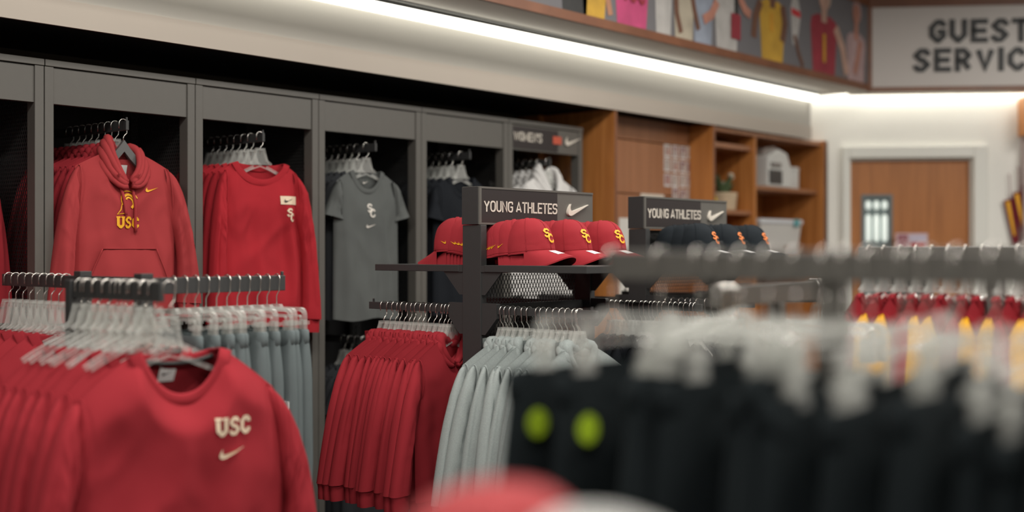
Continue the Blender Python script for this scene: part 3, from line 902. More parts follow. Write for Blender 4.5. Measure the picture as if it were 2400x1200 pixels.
# photographs pinned in a grid
PH = [pcol('photo_a', (.90, .84, .82)), pcol('photo_b', (.40, .24, .24)), pcol('photo_c', (.50, .40, .36)), pcol('photo_d', (.30, .16, .17))]
rr = random.Random(3); npic = 0
ROWN = ['top', 'second', 'third', 'fourth', 'bottom']
for r_ in range(5):
    for c_ in range(4):
        if r_ == 4 and c_ == 0 or (r_ == 3 and c_ == 0): continue
        y = 5.935 + c_*.083 + rr.uniform(-.004, .004); z = 2.055 - r_*.086 + rr.uniform(-.004, .004)
        t = thing('pinned_photo', 'small pinned photo, %s row, %s from the left on the brown panel' % (ROWN[r_], ORD[c_]), 'photo', (-.0185, y, z), 0, 'photos pinned on the wood panel')
        box('photo_card', 0, .0015, 0, .066, 0, .076, PH[0], t)
        box('photo_print', .0015, .002, .006, .060, .012, .070, PH[1 + (r_ + c_*2 + rr.randint(0, 1)) % 3], t)
        cyy = .033 + rr.uniform(-.008, .008)
        flat('printed_sitter', [(cyy - .016, .014), (cyy + .016, .014), (cyy + .012, .042), (cyy, .060), (cyy - .012, .042)], pcol('sitter%d' % rr.randint(0, 2), ((.62, .55, .50), (.20, .12, .11), (.55, .30, .25))[rr.randint(0, 2)]), t, 1).location = (.0022, 0, 0)
pp = tag(box('paper_notice', -.0185, -.016, 5.478, 5.575, 1.20, 1.687, mat('white_paper', (.66, .64, .60), .8)), 'tall white paper notice on the wood panel beside the fin', 'paper')
pp2 = tag(box('paper_notice', -.0185, -.016, 5.69, 5.93, 1.70, 1.832, mat('cream_paper', (.62, .56, .48), .8)), 'wide cream paper strip on the wood panel below the photos', 'paper')
# things in the cubbies
pt = thing('printer', 'white office printer with dark front on the cubby shelf', 'printer', (-.10, 7.13, 1.92))
MB().prism([(-.16, 0), (.16, 0), (.16, .13), (.10, .23), (-.02, .255), (-.16, .20)], -.20, .16).xf(Matrix.Rotation(R(90), 4, 'Z')).obj('printer_body', mat('white_plastic', (.62, .62, .60), .5), pt, bevel=.01)
box('paper_tray', .195, .205, -.15, .02, .02, .11, mat('dark_plastic', (.05, .05, .05), .4), pt)
box('output_slot', .195, .21, -.13, .00, .13, .16, mat('grey_plastic', (.22, .20, .19), .5), pt)
MB().prism([(-.15, .20), (.06, .245), (.02, .275), (-.12, .255)], -.15, .10).xf(Matrix.Rotation(R(90), 4, 'Z')).obj('feeder', mat('taupe_plastic', (.26, .22, .20), .5), pt)
cp = thing('storage_canister', 'white lidded canister beside the printer on the shelf', 'canister', (-.06, 7.50, 1.92))
MB().lathe([(.001, 0), (.088, 0), (.092, .01), (.092, .13), (.088, .14)], 24).obj('canister_body', MATS['white_plastic'], cp, smooth=True)
MB().lathe([(.092, .128), (.096, .132), (.096, .150), (.09, .156), (.001, .158)], 24).obj('lid', MATS['white_plastic'], cp, smooth=True)
pot = thing('potted_plant', 'small green plant with pale flowers in a woven basket', 'plant', (-.02, 6.60, 1.753))
pr_ = []
for k in range(11):
    z = .115*k/10; pr_.append((.080 + .012*z/.115 + (.004 if k % 2 else 0), z))
MB().lathe([(.001, 0)] + pr_ + [(.083, .112), (.001, .10)], 24).obj('basket', mat('woven_straw', (.52, .40, .27), .85, noise_amt=.3, noise_scale=60), pot, smooth=True)
M_LEAF = mat('leaf_green', (.10, .15, .07), .6, noise_amt=.3, noise_scale=30)
lr = random.Random(5)
for k in range(18):
    a = lr.random()*6.28; tl = lr.uniform(.2, .75); L = lr.uniform(.09, .17); w = lr.uniform(.014, .022)
    d = Vector((math.cos(a)*tl, math.sin(a)*tl, 1)).normalized(); s_ = d.cross(Vector((0, 0, 1))).normalized()
    b = Vector((math.cos(a)*.02, math.sin(a)*.02, .10)); mb = MB(); pts = []
    for j in range(6):
        t_ = j/5; c = b + d*L*t_ - Vector((0, 0, .05*t_*t_*tl)); ww = w*math.sin(PI*min(1, .12 + .88*t_))
        pts += [tuple(c - s_*ww), tuple(c + Vector((0, 0, -.004))), tuple(c + s_*ww)]
    mb.grid(pts, 3, 6).obj('leaf', M_LEAF, pot, smooth=True)
for k in range(6):
    a = lr.random()*6.28; q = Vector((math.cos(a)*.05, abs(math.sin(a))*.07, lr.uniform(.15, .23)))
    MB().tube([(0, 0, .10), tuple(q*.6 + Vector((0, 0, .05))), tuple(q)], .002, 5).obj('stem', M_LEAF, pot)
    MB().lathe([(.001, q.z - .014), (.014, q.z - .006), (.019, q.z + .004), (.008, q.z + .014), (.001, q.z + .013)], 8, (q.x, q.y)).obj('flower', pcol('flower', (.62, .55, .42)), pot, smooth=True)
MB().prism([(6.252, 1.7535), (6.45, 1.7535), (6.30, 1.955), (6.252, 1.965)], -.06, -.045).xf(Matrix(((0, -1, 0, 0), (1, 0, 0, 0), (0, 0, 1, 0), (0, 0, 0, 1)))).obj('yellow_pennant', mat('yellow_felt', (.62, .42, .04), .9))
tag(bpy.data.objects['yellow_pennant'], 'yellow felt pennant leaning inside the left cubby', 'pennant')
bn = thing('storage_bin', 'translucent storage bin with white lid and teal latch', 'bin', (-.08, 7.22, 1.46))
M_BIN = clear_plastic('cloudy_bin_plastic', (.75, .76, .84), .55, .3)
bb = MB()
pts = []
for j, (z, g) in enumerate(((.004, .86), (.02, .90), (.22, 1.0))):
    for (sx, sy) in ((-.14, -.28), (.14, -.28), (.14, .28), (-.14, .28)): pts.append((sx*g, sy*g, z))
bb.grid(pts, 4, 3, closed_u=True); bb.f.append((0, 1, 2, 3)); bb.obj('tub', M_BIN, bn)
MB().quadbox(-.15, .15, -.295, .295, .22, .252).obj('lid', mat('white_lid', (.66, .68, .72), .4), bn, bevel=.008)
MB().quadbox(.148, .158, .16, .225, .205, .255).obj('latch', mat('teal_plastic', (.10, .35, .38), .4), bn, bevel=.003)
tag(MB().lathe([(.001, 0), (.055, .005), (.075, .045), (.06, .09), (.02, .115), (.001, .118)], 20).obj('soft_toy_ball', pcol('beige_cloth', (.50, .40, .34)), None, smooth=True), 'round beige bundle inside the translucent storage bin', 'bundle').location = (-.02, 7.30, 1.478)
tag(box('folded_card', -.09, -.07, 7.01, 7.13, 1.482, 1.64, pcol('cream_card', (.55, .50, .46)), None), 'cream card standing inside the translucent storage bin', 'card')
# pennants hanging at the right edge of the back wall
M_PEN = mat('maroon_felt', (.16, .012, .020), .9); 
for k in range(4):
    t = thing('felt_pennant', 'maroon and gold felt pennant, %s from the left beside the door' % ORD[k], 'pennant', (0.12 + math.cos(TH)*(1.215 + .055*k) + math.sin(TH)*(.03 + .012*k), 7.70 + math.sin(TH)*(1.215 + .055*k) - math.cos(TH)*(.03 + .012*k), 0), TH, 'pennants beside the door')
    zt = 1.845 + .05*k
    MB().prism([(-.01, zt), (.075, zt + .02), (.095, zt - .28), (.055, zt - .31)], -.004, 0).obj('felt', M_PEN, t)
    MB().prism([(.005, zt - .01), (.03, zt - .004), (.068, zt - .24), (.055, zt - .24)], -.006, -.004).obj('gold_lettering', M_GOLD, t)
    MB().tube([(.03, .02, zt + .18), (.03, -.003, zt + .17), (.035, -.003, zt)], .003, 5).obj('cord', M_PEN, t)

# =================================================================== LOCKER BAYS
def lattice(w, h, px, pz, t=.0016, d=.002):
    """expanded-metal lattice in the local xz plane, from 0,0 to w,h"""
    mb = MB(); nx = int(w/px); nz = int(h/pz)
    for i in range(nx):
        for j in range(nz):
            x0 = i*px; z0 = j*pz; cx = x0 + px/2; cz = z0 + pz/2
            for (a, b) in (((cx, z0), (x0 + px, cz)), ((x0 + px, cz), (cx, z0 + pz)), ((cx, z0 + pz), (x0, cz)), ((x0, cz), (cx, z0))):
                A = Vector(a); B = Vector(b); dd = (B - A).normalized(); n = Vector((-dd.y, dd.x))*t
                k = len(mb.v)
                mb.v += [(A.x + n.x, -d, A.y + n.y), (B.x + n.x, -d, B.y + n.y), (B.x - n.x, -d, B.y - n.y), (A.x - n.x, -d, A.y - n.y), (A.x, d, A.y), (B.x, d, B.y)]
                mb.f += [(k, k+1, k+2, k+3), (k, k+4, k+5, k+1), (k+3, k+2, k+5, k+4)]
    return mb
RZ90 = Matrix.Rotation(R(90), 4, 'Z')
BAY_W = .611; BAY_Y0 = 1.455
MESH_SIDE = lattice(.40, 1.90, .014, .028, .0016, .001).xf(RZ90.inverted()).mesh('side_mesh', M_MESHM)
def make_bay(label):
    t = thing('locker_bay', label, 'display locker', (0, BAY_Y0, 0), 0, 'grey locker bays along the wall')
    W = BAY_W
    box('post', -.055, 0, .0015, .0345, 0, 2.140, M_HEAD, t, bevel=.002)
    box('post', -.055, 0, W - .0345, W - .0015, 0, 2.140, M_HEAD, t, bevel=.002)
    box('top_cap', -.49, .004, .0015, W - .0015, 2.141, 2.164, M_HEAD, t, bevel=.002)
    box('header_panel', -.03, -.006, .0345, W - .0345, 2.012, 2.1385, M_HEAD, t, bevel=.001)
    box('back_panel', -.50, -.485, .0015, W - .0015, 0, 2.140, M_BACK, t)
    box('rear_post', -.485, -.455, W - .0345, W - .0015, 0, 2.140, M_STEEL, t)
    box('rear_post', -.485, -.455, .0015, .0345, 0, 2.140, M_STEEL, t)
    o = share('side_mesh', MESH_SIDE, t); o.location = (-.055, W - .018, .22); o['kind'] = 'stuff'
    o.rotation_euler = (0, 0, 0); o.matrix_local = Matrix.Translation((-.455, W - .018, .22)) @ Matrix.Rotation(R(90), 4, 'Z')
    rl = box('rail', -.485, .024, .2995, .3115, 1.940, 1.975, M_STEEL, t, bevel=.001)
    box('stop_pin', .014, .020, .3025, .3085, 1.975, 1.987, M_STEEL, rl)
    box('lower_rail', -.485, .040, .2995, .3115, 1.085, 1.115, M_STEEL, t, bevel=.001)
    box('base_shelf', -.485, 0, .0345, W - .0345, .10, .13, M_STEEL, t)
    return t
BAYL = ['grey locker bay at the left picture edge with mesh side', 'grey locker bay holding the faded red hoodie', 'grey locker bay holding the bright red long-sleeve shirt', 'grey locker bay holding the slate grey tee', 'grey locker bay holding black tees behind the red caps', "grey locker bay with the WOMEN'S header sign"]
bay0 = make_bay(BAYL[0]); bays = [bay0]
for k in range(1, 6):
    b = copy_tree(bay0); b.location.y = BAY_Y0 + k*BAY_W; b['label'] = BAYL[k]; bays.append(b)
# women's sign on the last bay
bs = bays[5]
sgp = box('sign_panel', -.006, -.002, .036, .400, 2.020, 2.130, M_SIGN, bs)
MW = Matrix.Translation((-.002, .042, 2.058)) @ RZ90
word("WOMEN'S", {'*': .0275, "'": .008, 'W': .042, 'M': .037}, .046, .0062, .012, 4, .0042, .003, M_LETTER, bs, MW)
raised([[Vector((.315, .002)), Vector((.385, .002)), Vector((.385, .042)), Vector((.315, .042))]], .002, 'orange_badge', mat('orange_badge', (.50, .085, .045), .5), bs, MW)
raised(swoosh_quads(.135), .006, 'swoosh', M_LETTER, bs, MW @ Matrix.Translation((.415, 0, .0)))

# hanger and garment kinds ------------------------------------------------
HG_STD = build_hanger('hanger_std', .165, .055, .066, .122)
HG_STD2 = build_hanger('hanger_std2', .165, .055, .066, .122, flip=-1)
HG_KID = build_hanger('hanger_kid', .112, .048, .072, .118, flip=-1)
HG_KID2 = build_hanger('hanger_kid2', .112, .048, .072, .118)
HG_BIG = build_hanger('hanger_big', .195, .06, .085, .168)
HG_SOLID = build_solid_hanger('hanger_grey')
HG_CLIP = build_clip_hanger('clip_hanger', .145, -.098)
HG_CLIP2 = build_clip_hanger('clip_hanger2', .175, -.110)
HG_CLIP3 = build_clip_hanger('clip_hanger3', .190, -.124, -1)
HG_CLIP4 = build_clip_hanger('clip_hanger4', .160, -.102)

def inner_label(S, x, z0, w, h, mark=True):
    """neck label on the inside of the back sheet"""
    parts = []
    def bk(a, b):
        v = max(0, min(1, (-(S.nb) - b)/(S.L - S.nb)))
        u = max(-1, min(1, a/S.hw(v))); q = S.surf(u, v, False)
        return (a, q[1] - .004, b)
    pts = []
    for j in range(4):
        for i in range(4): pts.append(bk(x - w/2 + w*i/3, z0 - h*j/3))
    parts.append(('neck_label', MB().grid(pts, 4, 4).mesh('neck_label', M_TAG)))
    if mark:
        def fm(a, b):
            q = bk(x - w*.32 + a, z0 - h*.62 + b); return (q[0], q[1] - .0015, q[2])
        parts.append(('label_mark', quads_mesh(swoosh_quads(w*.64), fm).mesh('label_mark', M_BLACKPR)))
    return parts
def mark(S, quads, x, z, m, name, off=.0035):
    return (name, quads_mesh(quads, lambda a, b: S.on_front(x + a, z + b, off)).mesh(name, m))

# bay hoodie
S_HOOD = Shirt(S=.180, W=.202, Wh=.200, L=.60, n=.072, nf=.105, nb=.02, sd=.052, T=.045, za=-.24, Ls=.50, spread=(.060, .075), cw=.047, amp=.014, seed=11, th=.06)
P_HOOD = build_shirt('bay_hoodie', S_HOOD, M_RED_H, hood=(1.0, (.030, .004)))
cord = []
for x0, x1, zl in ((-.030, -.018, -.225), (.018, .028, -.285)):
    path = [(x0*1.6, -.070, -.075)] + [(lerp(x0, x1, k/9), S_HOOD.on_front(lerp(x0, x1, k/9), lerp(-.118, zl, k/9), .008)[1], lerp(-.10, zl, k/9)) for k in range(10)]
    cord.append(('drawcord', MB().tube(path, .0055, 8).mesh('drawcord', M_RED_H, True)))
pk = []; nu, nv = 15, 10
for j in range(nv):
    v = j/(nv - 1)
    for i in range(nu):
        u = -1 + 2*i/(nu - 1); hwid = lerp(.105, .165, min(1, v*1.6))
        z = lerp(-.345, -.595, v); q = S_HOOD.on_front(u*hwid, z, .004 + .010*(1 - u*u)*math.sin(PI*min(1, .12 + v)))
        pk.append(q)
pocket = ('front_pocket', MB().grid(pk, nu, nv).mesh('front_pocket', M_RED_H, True))
ps = MB()
for pl in ([(-.105, -.345), (.105, -.345)], [(-.105, -.345), (-.165, -.50)], [(.105, -.345), (.165, -.50)]):
    ps.tube([S_HOOD.on_front(lerp(pl[0][0], pl[1][0], k/8), lerp(pl[0][1], pl[1][1], k/8), .009) for k in range(9)], .0022, 6)
seam = ('pocket_seam', ps.mesh('pocket_seam', M_RED_H, True))
# plumed crest mark: plain arcs only
crest = []
for (rx, rz, a0, a1, sw) in ((.034, .036, 15, 205, .0035), (.022, .023, 20, 200, .0085), (.012, .012, 10, 160, .006)):
    pl = [Vector((.002 + rx*math.cos(R(lerp(a0, a1, k/12))), rz*math.sin(R(lerp(a0, a1, k/12))))) for k in range(13)]
    crest += stroke(pl, sw)
crest += stroke([Vector((-.031, -.012)), Vector((-.036, -.034)), Vector((-.048, -.050)), Vector((-.022, -.046)), Vector((-.012, -.030))], .0035)
crest += stroke([Vector((.018, .006)), Vector((.020, -.014)), Vector((.010, -.026))], .009)
HOOD_MARKS = [mark(S_HOOD, swoosh_quads(.052), .066, -.138, M_GOLD, 'chest_swoosh'), mark(S_HOOD, block_usc(.092, .043), -.050, -.272, M_GOLD, 'chest_letters', .004), mark(S_HOOD, crest, 0.0, -.172, M_GOLD, 'crest_print', .004)]
P_HOOD_FRONT = P_HOOD + cord + [pocket, seam] + HOOD_MARKS + inner_label(S_HOOD, 0.0, -.040, .042, .075)
S_HOOD2 = Shirt(S=.180, W=.205, Wh=.20, L=.60, n=.078, nf=.10, nb=.02, sd=.052, T=.045, za=-.25, Ls=.50, spread=(.05, .05), cw=.048, amp=.014, seed=14)
P_HOOD2 = build_shirt('bay_hoodie_back', S_HOOD2, M_RED, hood=(.9, (.01, .01)))
# bay long-sleeve
S_LS = Shirt(S=.172, W=.192, Wh=.205, L=.68, n=.112, nf=.072, nb=.015, sd=.038, T=.042, za=-.24, Ls=.60, spread=(.030, .060), cw=.045, amp=.019, seed=21, th=.055, collar_r=.010)
P_LS = build_shirt('bay_longsleeve', S_LS, M_RED_J, cuff=True, hem=False)
bxq = [[Vector((.085*i/5, 0)), Vector((.085*(i+1)/5, 0)), Vector((.085*(i+1)/5, .034)), Vector((.085*i/5, .034))] for i in range(5)]
P_LS_FRONT = P_LS + [mark(S_LS, bxq, .070, -.165, M_CREAM, 'logo_box', .003), mark(S_LS, swoosh_quads(.048), .084, -.157, M_BLACKPR, 'box_swoosh', .0045), mark(S_LS, monogram(.042, .055), .095, -.235, M_CREAM, 'chest_monogram', .003)]
S_LS2 = Shirt(S=.172, W=.195, Wh=.205, L=.68, n=.10, nf=.06, nb=.015, sd=.040, T=.04, za=-.24, Ls=.58, spread=(.04, .04), cw=.045, amp=.012, seed=23)
P_LS2 = build_shirt('bay_longsleeve_back', S_LS2, M_RED_J, cuff=False, hem=False)
# tees
def tee(seed, **k):
    d = dict(S=.160, W=.178, Wh=.182, L=.655, n=.080, nf=.085, nb=.015, sd=.046, T=.038, za=-.20, Ls=.165, spread=(.022, .030), cw=.052, short=True, amp=.010, seed=seed, th=.055, collar_r=.008)
    d.update(k); return Shirt(**d)
S_TEE = tee(31)
P_TEE = build_shirt('grey_tee', S_TEE, M_GREY_T, cuff=False, hem=False)
P_TEE_FRONT = P_TEE + [mark(S_TEE, monogram(.036, .060), -.018, -.205, M_WHITEP, 'chest_monogram'), mark(S_TEE, swoosh_quads(.050), -.025, -.252, M_WHITEP, 'chest_swoosh')] + [('neck_print', quads_mesh(swoosh_quads(.03), lambda a, b: (a - .015, S_TEE.surf(0, .05, False)[1] - .012, b - .055)).mesh('neck_print', M_WHITEP))]
P_TEE_DARK = build_shirt('black_tee', tee(33), M_DARK_T, cuff=False, hem=False)
P_TEE_CHAR = build_shirt('charcoal_tee', tee(35), M_CHAR_T, cuff=False, hem=False)

P_HOOD_W = build_shirt('white_hoodie', S_HOOD2, M_WHITE_T, hood=(1.0, (.03, .02)))
FACE = R(90)
RAILZ = 1.975; AP = .122
def bay_y(k): return BAY_Y0 + k*BAY_W + .3055
def hang_bay(k, name, cat, parts_front, parts_back, n_back, lab_front, lab_back, grp, hg=HG_STD, hg_front=None, rz=FACE, x0=.016, step=.046, zr=RAILZ, dz=0):
    rn = random.Random(k*7 + int(zr*100))
    for i in range(n_back + 1):
        x = x0 - (0 if i == 0 else .030) - i*step
        y = bay_y(k) - (.012 if i == 0 else 0); r = rz if i == 0 else FACE + R(rn.uniform(-3, 3))
        if i == 0:
            g = place(name, lab_front, cat, parts_front, (x, y, zr - AP + dz), r, grp)
            h = place('clothes_hanger', 'hanger holding the ' + lab_front, 'hanger', hg_front or hg, (x, y, zr), r, 'hangers in the locker bays')
        else:
            g = place(name, lab_back % ORD[i - 1], cat, parts_back, (x, y, zr - AP), r, grp)
            h = place('clothes_hanger', 'hanger of the ' + lab_back % ORD[i - 1], 'hanger', hg, (x, y, zr), r, 'hangers in the locker bays')
hang_bay(0, 'red_hoodie', 'hoodie', P_HOOD2, P_HOOD2, 1, 'red hoodie showing only a sleeve at the left picture edge', 'red hoodie %s behind the front one at the left picture edge', 'red hoodies in the locker bays', HG_STD, x0=-.16)
hang_bay(1, 'red_hoodie', 'hoodie', P_HOOD_FRONT, P_HOOD2, 8, 'faded red hoodie with gold letters in front of its bay', 'red hoodie %s behind the faded front hoodie', 'red hoodies in the locker bays', HG_STD, HG_SOLID, rz=R(85))
hang_bay(2, 'red_long_sleeve_shirt', 'shirt', P_LS_FRONT, P_LS2, 7, 'bright red long-sleeve shirt with cream logo box', 'red long-sleeve shirt %s behind the front one', 'red long-sleeve shirts in the locker bay', rz=R(84))
hang_bay(3, 'grey_tee', 'tee', P_TEE_FRONT, P_TEE_CHAR, 6, 'slate grey tee with white monogram', 'charcoal tee %s behind the slate grey tee', 'tees in the locker bays', rz=R(86), x0=-.028)
hang_bay(4, 'black_tee', 'tee', P_TEE_DARK, P_TEE_DARK, 6, 'black tee in front of its bay, behind the red caps', 'black tee %s behind the front black tee', 'tees in the locker bays', rz=R(86), x0=-.028)
hang_bay(5, 'white_hoodie', 'hoodie', P_HOOD_W, P_HOOD_W, 5, "white hoodie in front of the WOMEN'S bay", "white hoodie %s behind the front one in the WOMEN'S bay", 'white hoodies in the locker bay', rz=R(84), dz=.03)
hang_bay(3, 'charcoal_tee', 'tee', P_TEE_CHAR, P_TEE_CHAR, 4, 'charcoal tee at the front of the lower rail under the slate tee', 'charcoal tee %s from the front on the lower rail', 'tees on the lower rail', zr=1.115, x0=.02)

# =================================================================== YOUNG ATHLETES FIXTURES
FX, FY = 1.155, 2.993
FMESH = lattice(.53, .55, .0165, .030, .0017, .0012).xf(RZ90).mesh('mesh_panel', M_MESHM)
def make_fixture(label):
    t = thing('display_fixture', label, 'display fixture', (FX, FY, 0), 0, 'grey YOUNG ATHLETES display fixtures')
    for y in (0, .612):
        box('post', -.042, .043, y, y + .030, 0, 1.588, M_STEEL, t, bevel=.0015)
    sb_ = box('sign_box', -.042, .033, -.002, .642, 1.590, 1.720, M_HEAD, t, bevel=.0015)
    box('sign_end_cap', -.0415, .0325, -.004, -.002, 1.591, 1.719, M_STEEL, t)
    fb = MB().quadbox(.033, .036, .0, .012, 1.590, 1.720).quadbox(.033, .036, .012, .640, 1.590, 1.597).quadbox(.033, .036, .012, .640, 1.713, 1.720)
    fb.obj('sign_border', M_HEAD, t)
    box('sign_panel', .033, .0345, .014, .425, 1.598, 1.712, M_SIGN, t)
    ML = Matrix.Translation((.0345, .024, 1.634)) @ RZ90
    word('YOUNG ATHLETES', {'*': .0262, ' ': .0130, 'Y': .029, 'A': .030, 'O': .0275, 'T': .0255, 'L': .0225, 'E': .0235}, .0385, .0054, .0125, 5, .0040, .0015, M_LETTER, t, ML)
    raised(swoosh_quads(.125), .010, 'swoosh', M_LETTER, t, Matrix.Translation((.033, .480, 1.630)) @ RZ90)
    box('back_board', -.006, .004, .034, .608, 1.470, 1.585, M_STEEL, t)
    box('crossbar', -.012, .012, .030, .612, 1.285, 1.315, M_STEEL, t)
    box('crossbar', -.012, .012, .030, .612, 1.430, 1.450, M_STEEL, t)
    m_ = share('mesh_panel', FMESH, t); m_.matrix_local = Matrix.Translation((0, .046, .88)); m_['kind'] = 'stuff'
    for sg, x0, x1 in ((1, .060, .495), (-1, -.060, -.482)):
        xa, xb = min(x0, x1), max(x0, x1)
        s_ = MB(); s_.quadbox(xa, xb, -.002, .644, 1.428, 1.4515)
        s_.obj('shelf', M_STEEL, t, bevel=.0015)
        for y in (.003, .618):
            MB().prism([(sg*.043, 1.428), (sg*.043, 1.350), (sg*.060, 1.350), (sg*.135, 1.428)], y, y + .006).obj('shelf_bracket', M_STEEL, t)
            MB().quadbox(min(sg*.043, sg*.060), max(sg*.043, sg*.060), y - .003, y + .02, 1.428, 1.450).obj('shelf_clip', M_STEEL, t)
            rl = box('rail', min(sg*.10, sg*.525), max(sg*.10, sg*.525), y + .004, y + .016, 1.286, 1.312, M_STEEL, t, bevel=.001)
            box('stop_pin', sg*.505 - .003, sg*.505 + .003, y + .007, y + .013, 1.312, 1.324, M_STEEL, rl)
            MB().prism([(sg*.043, 1.322), (sg*.043, 1.215), (sg*.060, 1.215), (sg*.112, 1.272), (sg*.112, 1.318), (sg*.108, 1.322)], y, y + .020).obj('rail_bracket', M_STEEL, t)
    box('base_foot', -.40, .42, 0.0, .030, 0.0, .05, M_STEEL, t)
    box('base_foot', -.40, .42, .612, .642, 0.0, .05, M_STEEL, t)
    box('base_deck', -.38, .40, .030, .612, .02, .045, M_STEEL, t)
    return t
fx1 = make_fixture('nearer YOUNG ATHLETES fixture with red caps on its shelves')
fx2 = copy_tree(fx1); fx2.location.y = FY + .982; fx2['label'] = 'farther YOUNG ATHLETES fixture with black caps on its shelf'

# kids hoodies -----------------------------------------------------------
KID = []
for sd_ in (41, 43, 47, 54):
    S = Shirt(S=.180, W=.192, Wh=.186, L=.535, n=.056, nf=.080, nb=.015, sd=.066, T=.026, za=-.20, Ls=.435, spread=(.058 + .020*(sd_ % 3), .05), cw=.040, amp=.009, seed=sd_, th=.042, nu=41, nv=32)
    KID.append(S)
K_RED = [build_shirt('kid_red_%d' % i, S, M_RED, hood=(.80, (.0, .0), .45)) for i, S in enumerate(KID)]
K_GREY = [build_shirt('kid_grey_%d' % i, S, M_HEATHER, hood=(.80, (.0, .0), .45)) for i, S in enumerate(KID)]
def shoulder_seams(parts_list, m):
    return parts_list
rn = random.Random(9)
RZF = 1.312; yA = FY + .013
xs = [.705, .738, .766, .788, .812, .838, .860, .884, .908, .934, .962, .988, 1.012, 1.030, 1.046]
for i, X in enumerate(xs):
    a = R(90 + rn.uniform(-12, 8))
    if i < 15:
        place('red_kids_hoodie', 'red hoodie, %s from the free end of the rail under the caps' % ORD[i], 'hoodie', K_RED[(i*3) % 4], (X + .004, yA, RZF - .118), a, 'red hoodies on the fixture rail')
    place('clothes_hanger', 'clear hanger, %s from the free end of the red hoodie rail' % ORD[i], 'hanger', HG_KID2, (X, yA, RZF), a, 'hangers on the red hoodie rail')
xs = [1.288, 1.306, 1.330, 1.352, 1.378, 1.402, 1.440, 1.460, 1.485, 1.515, 1.540, 1.562, 1.590, 1.606, 1.612]
for i, X in enumerate(xs):
    a = R(90 + rn.uniform(-11, 9))
    if i % 5 != 1:
        place('grey_kids_hoodie', 'heather grey hooded sweatshirt, %s from the post beside the red hoodies' % ORD[i], 'hoodie', K_GREY[(i*3) % 4], (X + .004, yA, RZF - .118), a, 'heather grey hoodies on the fixture rail')
    place('clothes_hanger', 'clear hanger, %s from the post on the grey hoodie rail' % ORD[i], 'hanger', HG_KID, (X, yA, RZF), a, 'hangers on the grey hoodie rail')
# rail of the far post: hangers with dark tees
yB = FY + .628
S_KT = Shirt(S=.145, W=.165, Wh=.165, L=.45, n=.065, nf=.06, nb=.01, sd=.04, T=.035, za=-.17, Ls=.11, spread=(.04, .04), cw=.045, short=True, amp=.008, seed=51, th=.05, nu=27, nv=18)
P_KT = build_shirt('kid_black_tee', S_KT, M_DARK_T, cuff=False, hem=False)
for i in range(18):
    X = 1.290 + .0215*i + rn.uniform(-.005, .005); a = R(90 + rn.uniform(-6, 6))
    if i % 2 == 0:
        place('black_kids_tee', 'small black tee, %s from the post on the rail behind the grey hoodies' % ORD[i//2], 'tee', P_KT, (X + .004, yB, RZF - .118), a, 'black tees on the far fixture rail')
    place('clothes_hanger', 'clear hanger, %s from the post behind the grey hoodies' % ORD[i], 'hanger', HG_KID, (X, yB, RZF), a, 'hangers on the far fixture rail')
yC = FY + .982 + .013
for i in range(12):
    X = 1.290 + .030*i + rn.uniform(-.006, .006); a = R(90 + rn.uniform(-6, 6))
    if i % 2 == 0:
        place('black_kids_tee', 'small black tee, %s from the post under the black caps' % ORD[i//2], 'tee', P_KT, (X + .004, yC, RZF - .118), a, 'black tees under the black caps')
    place('clothes_hanger', 'clear hanger, %s from the post under the black caps' % ORD[i], 'hanger', HG_KID, (X, yC, RZF), a, 'hangers under the black caps')

# caps --------------------------------------------------------------------
CAP_R = build_cap('red_cap', M_CAP, M_GOLD, 1, True)
CAP_R2 = build_cap('red_cap_plain', M_CAP, None, 2, False, swoosh=M_GOLD)
CAP_K = build_cap('black_cap', M_CAPB, M_ORANGE, 3, True)
SZ = 1.4515
def cap(label, parts, X, Y, z, face, pitch=0.0, grp=None, name='red_baseball_hat'):
    t = thing(name, label, 'hat', (X, Y, z), 0, grp)
    # pitch about the local left-right axis (front down when positive), then turn to face
    t.rotation_euler = (Matrix.Rotation(face, 4, 'Z') @ Matrix.Rotation(pitch, 4, 'X')).to_euler()
    for nm, me in parts: share(nm, me, t)
    return t
STK = ['nearest', 'middle', 'farthest']
for k, Y in enumerate((3.105, 3.315, 3.520)):
    n = (5, 4, 4)[k]
    for j in range(n):
        back = (0, .060, .092, .104, .116)[j]
        cap('red cap with gold monogram, %s from the top of the %s stack' % (ORD[j], STK[k]), CAP_R if j == 0 else CAP_R2, 1.322 - back, Y + (.0 if j else -.002), SZ + .036 - .003*j, R(88 - 3*k), R(-6), 'red caps on the near shelf')
for r_, Y in enumerate((3.120, 3.34)):
    for j in range(8):
        off = (0, .048, .066, .082, .098, .114, .130, .146)[j]
        cap('red cap with gold side swoosh, %s in the %s row left of the post' % (ORD[j], ('near', 'far')[r_]), CAP_R2, 0.975 + off, Y, SZ + .046 - .0025*j, R(-90), R(3), 'red caps on the shelf behind the post')
for k, Y in enumerate((4.10, 4.30, 4.50)):
    for j in range(3):
        cap('black cap with orange monogram, %s from the top of the %s stack' % (ORD[j], STK[k]), CAP_K, 1.362 - .05*j, Y, SZ + .036 - .003*j, R(88), R(-6), 'black caps on the farther fixture', 'black_baseball_hat')

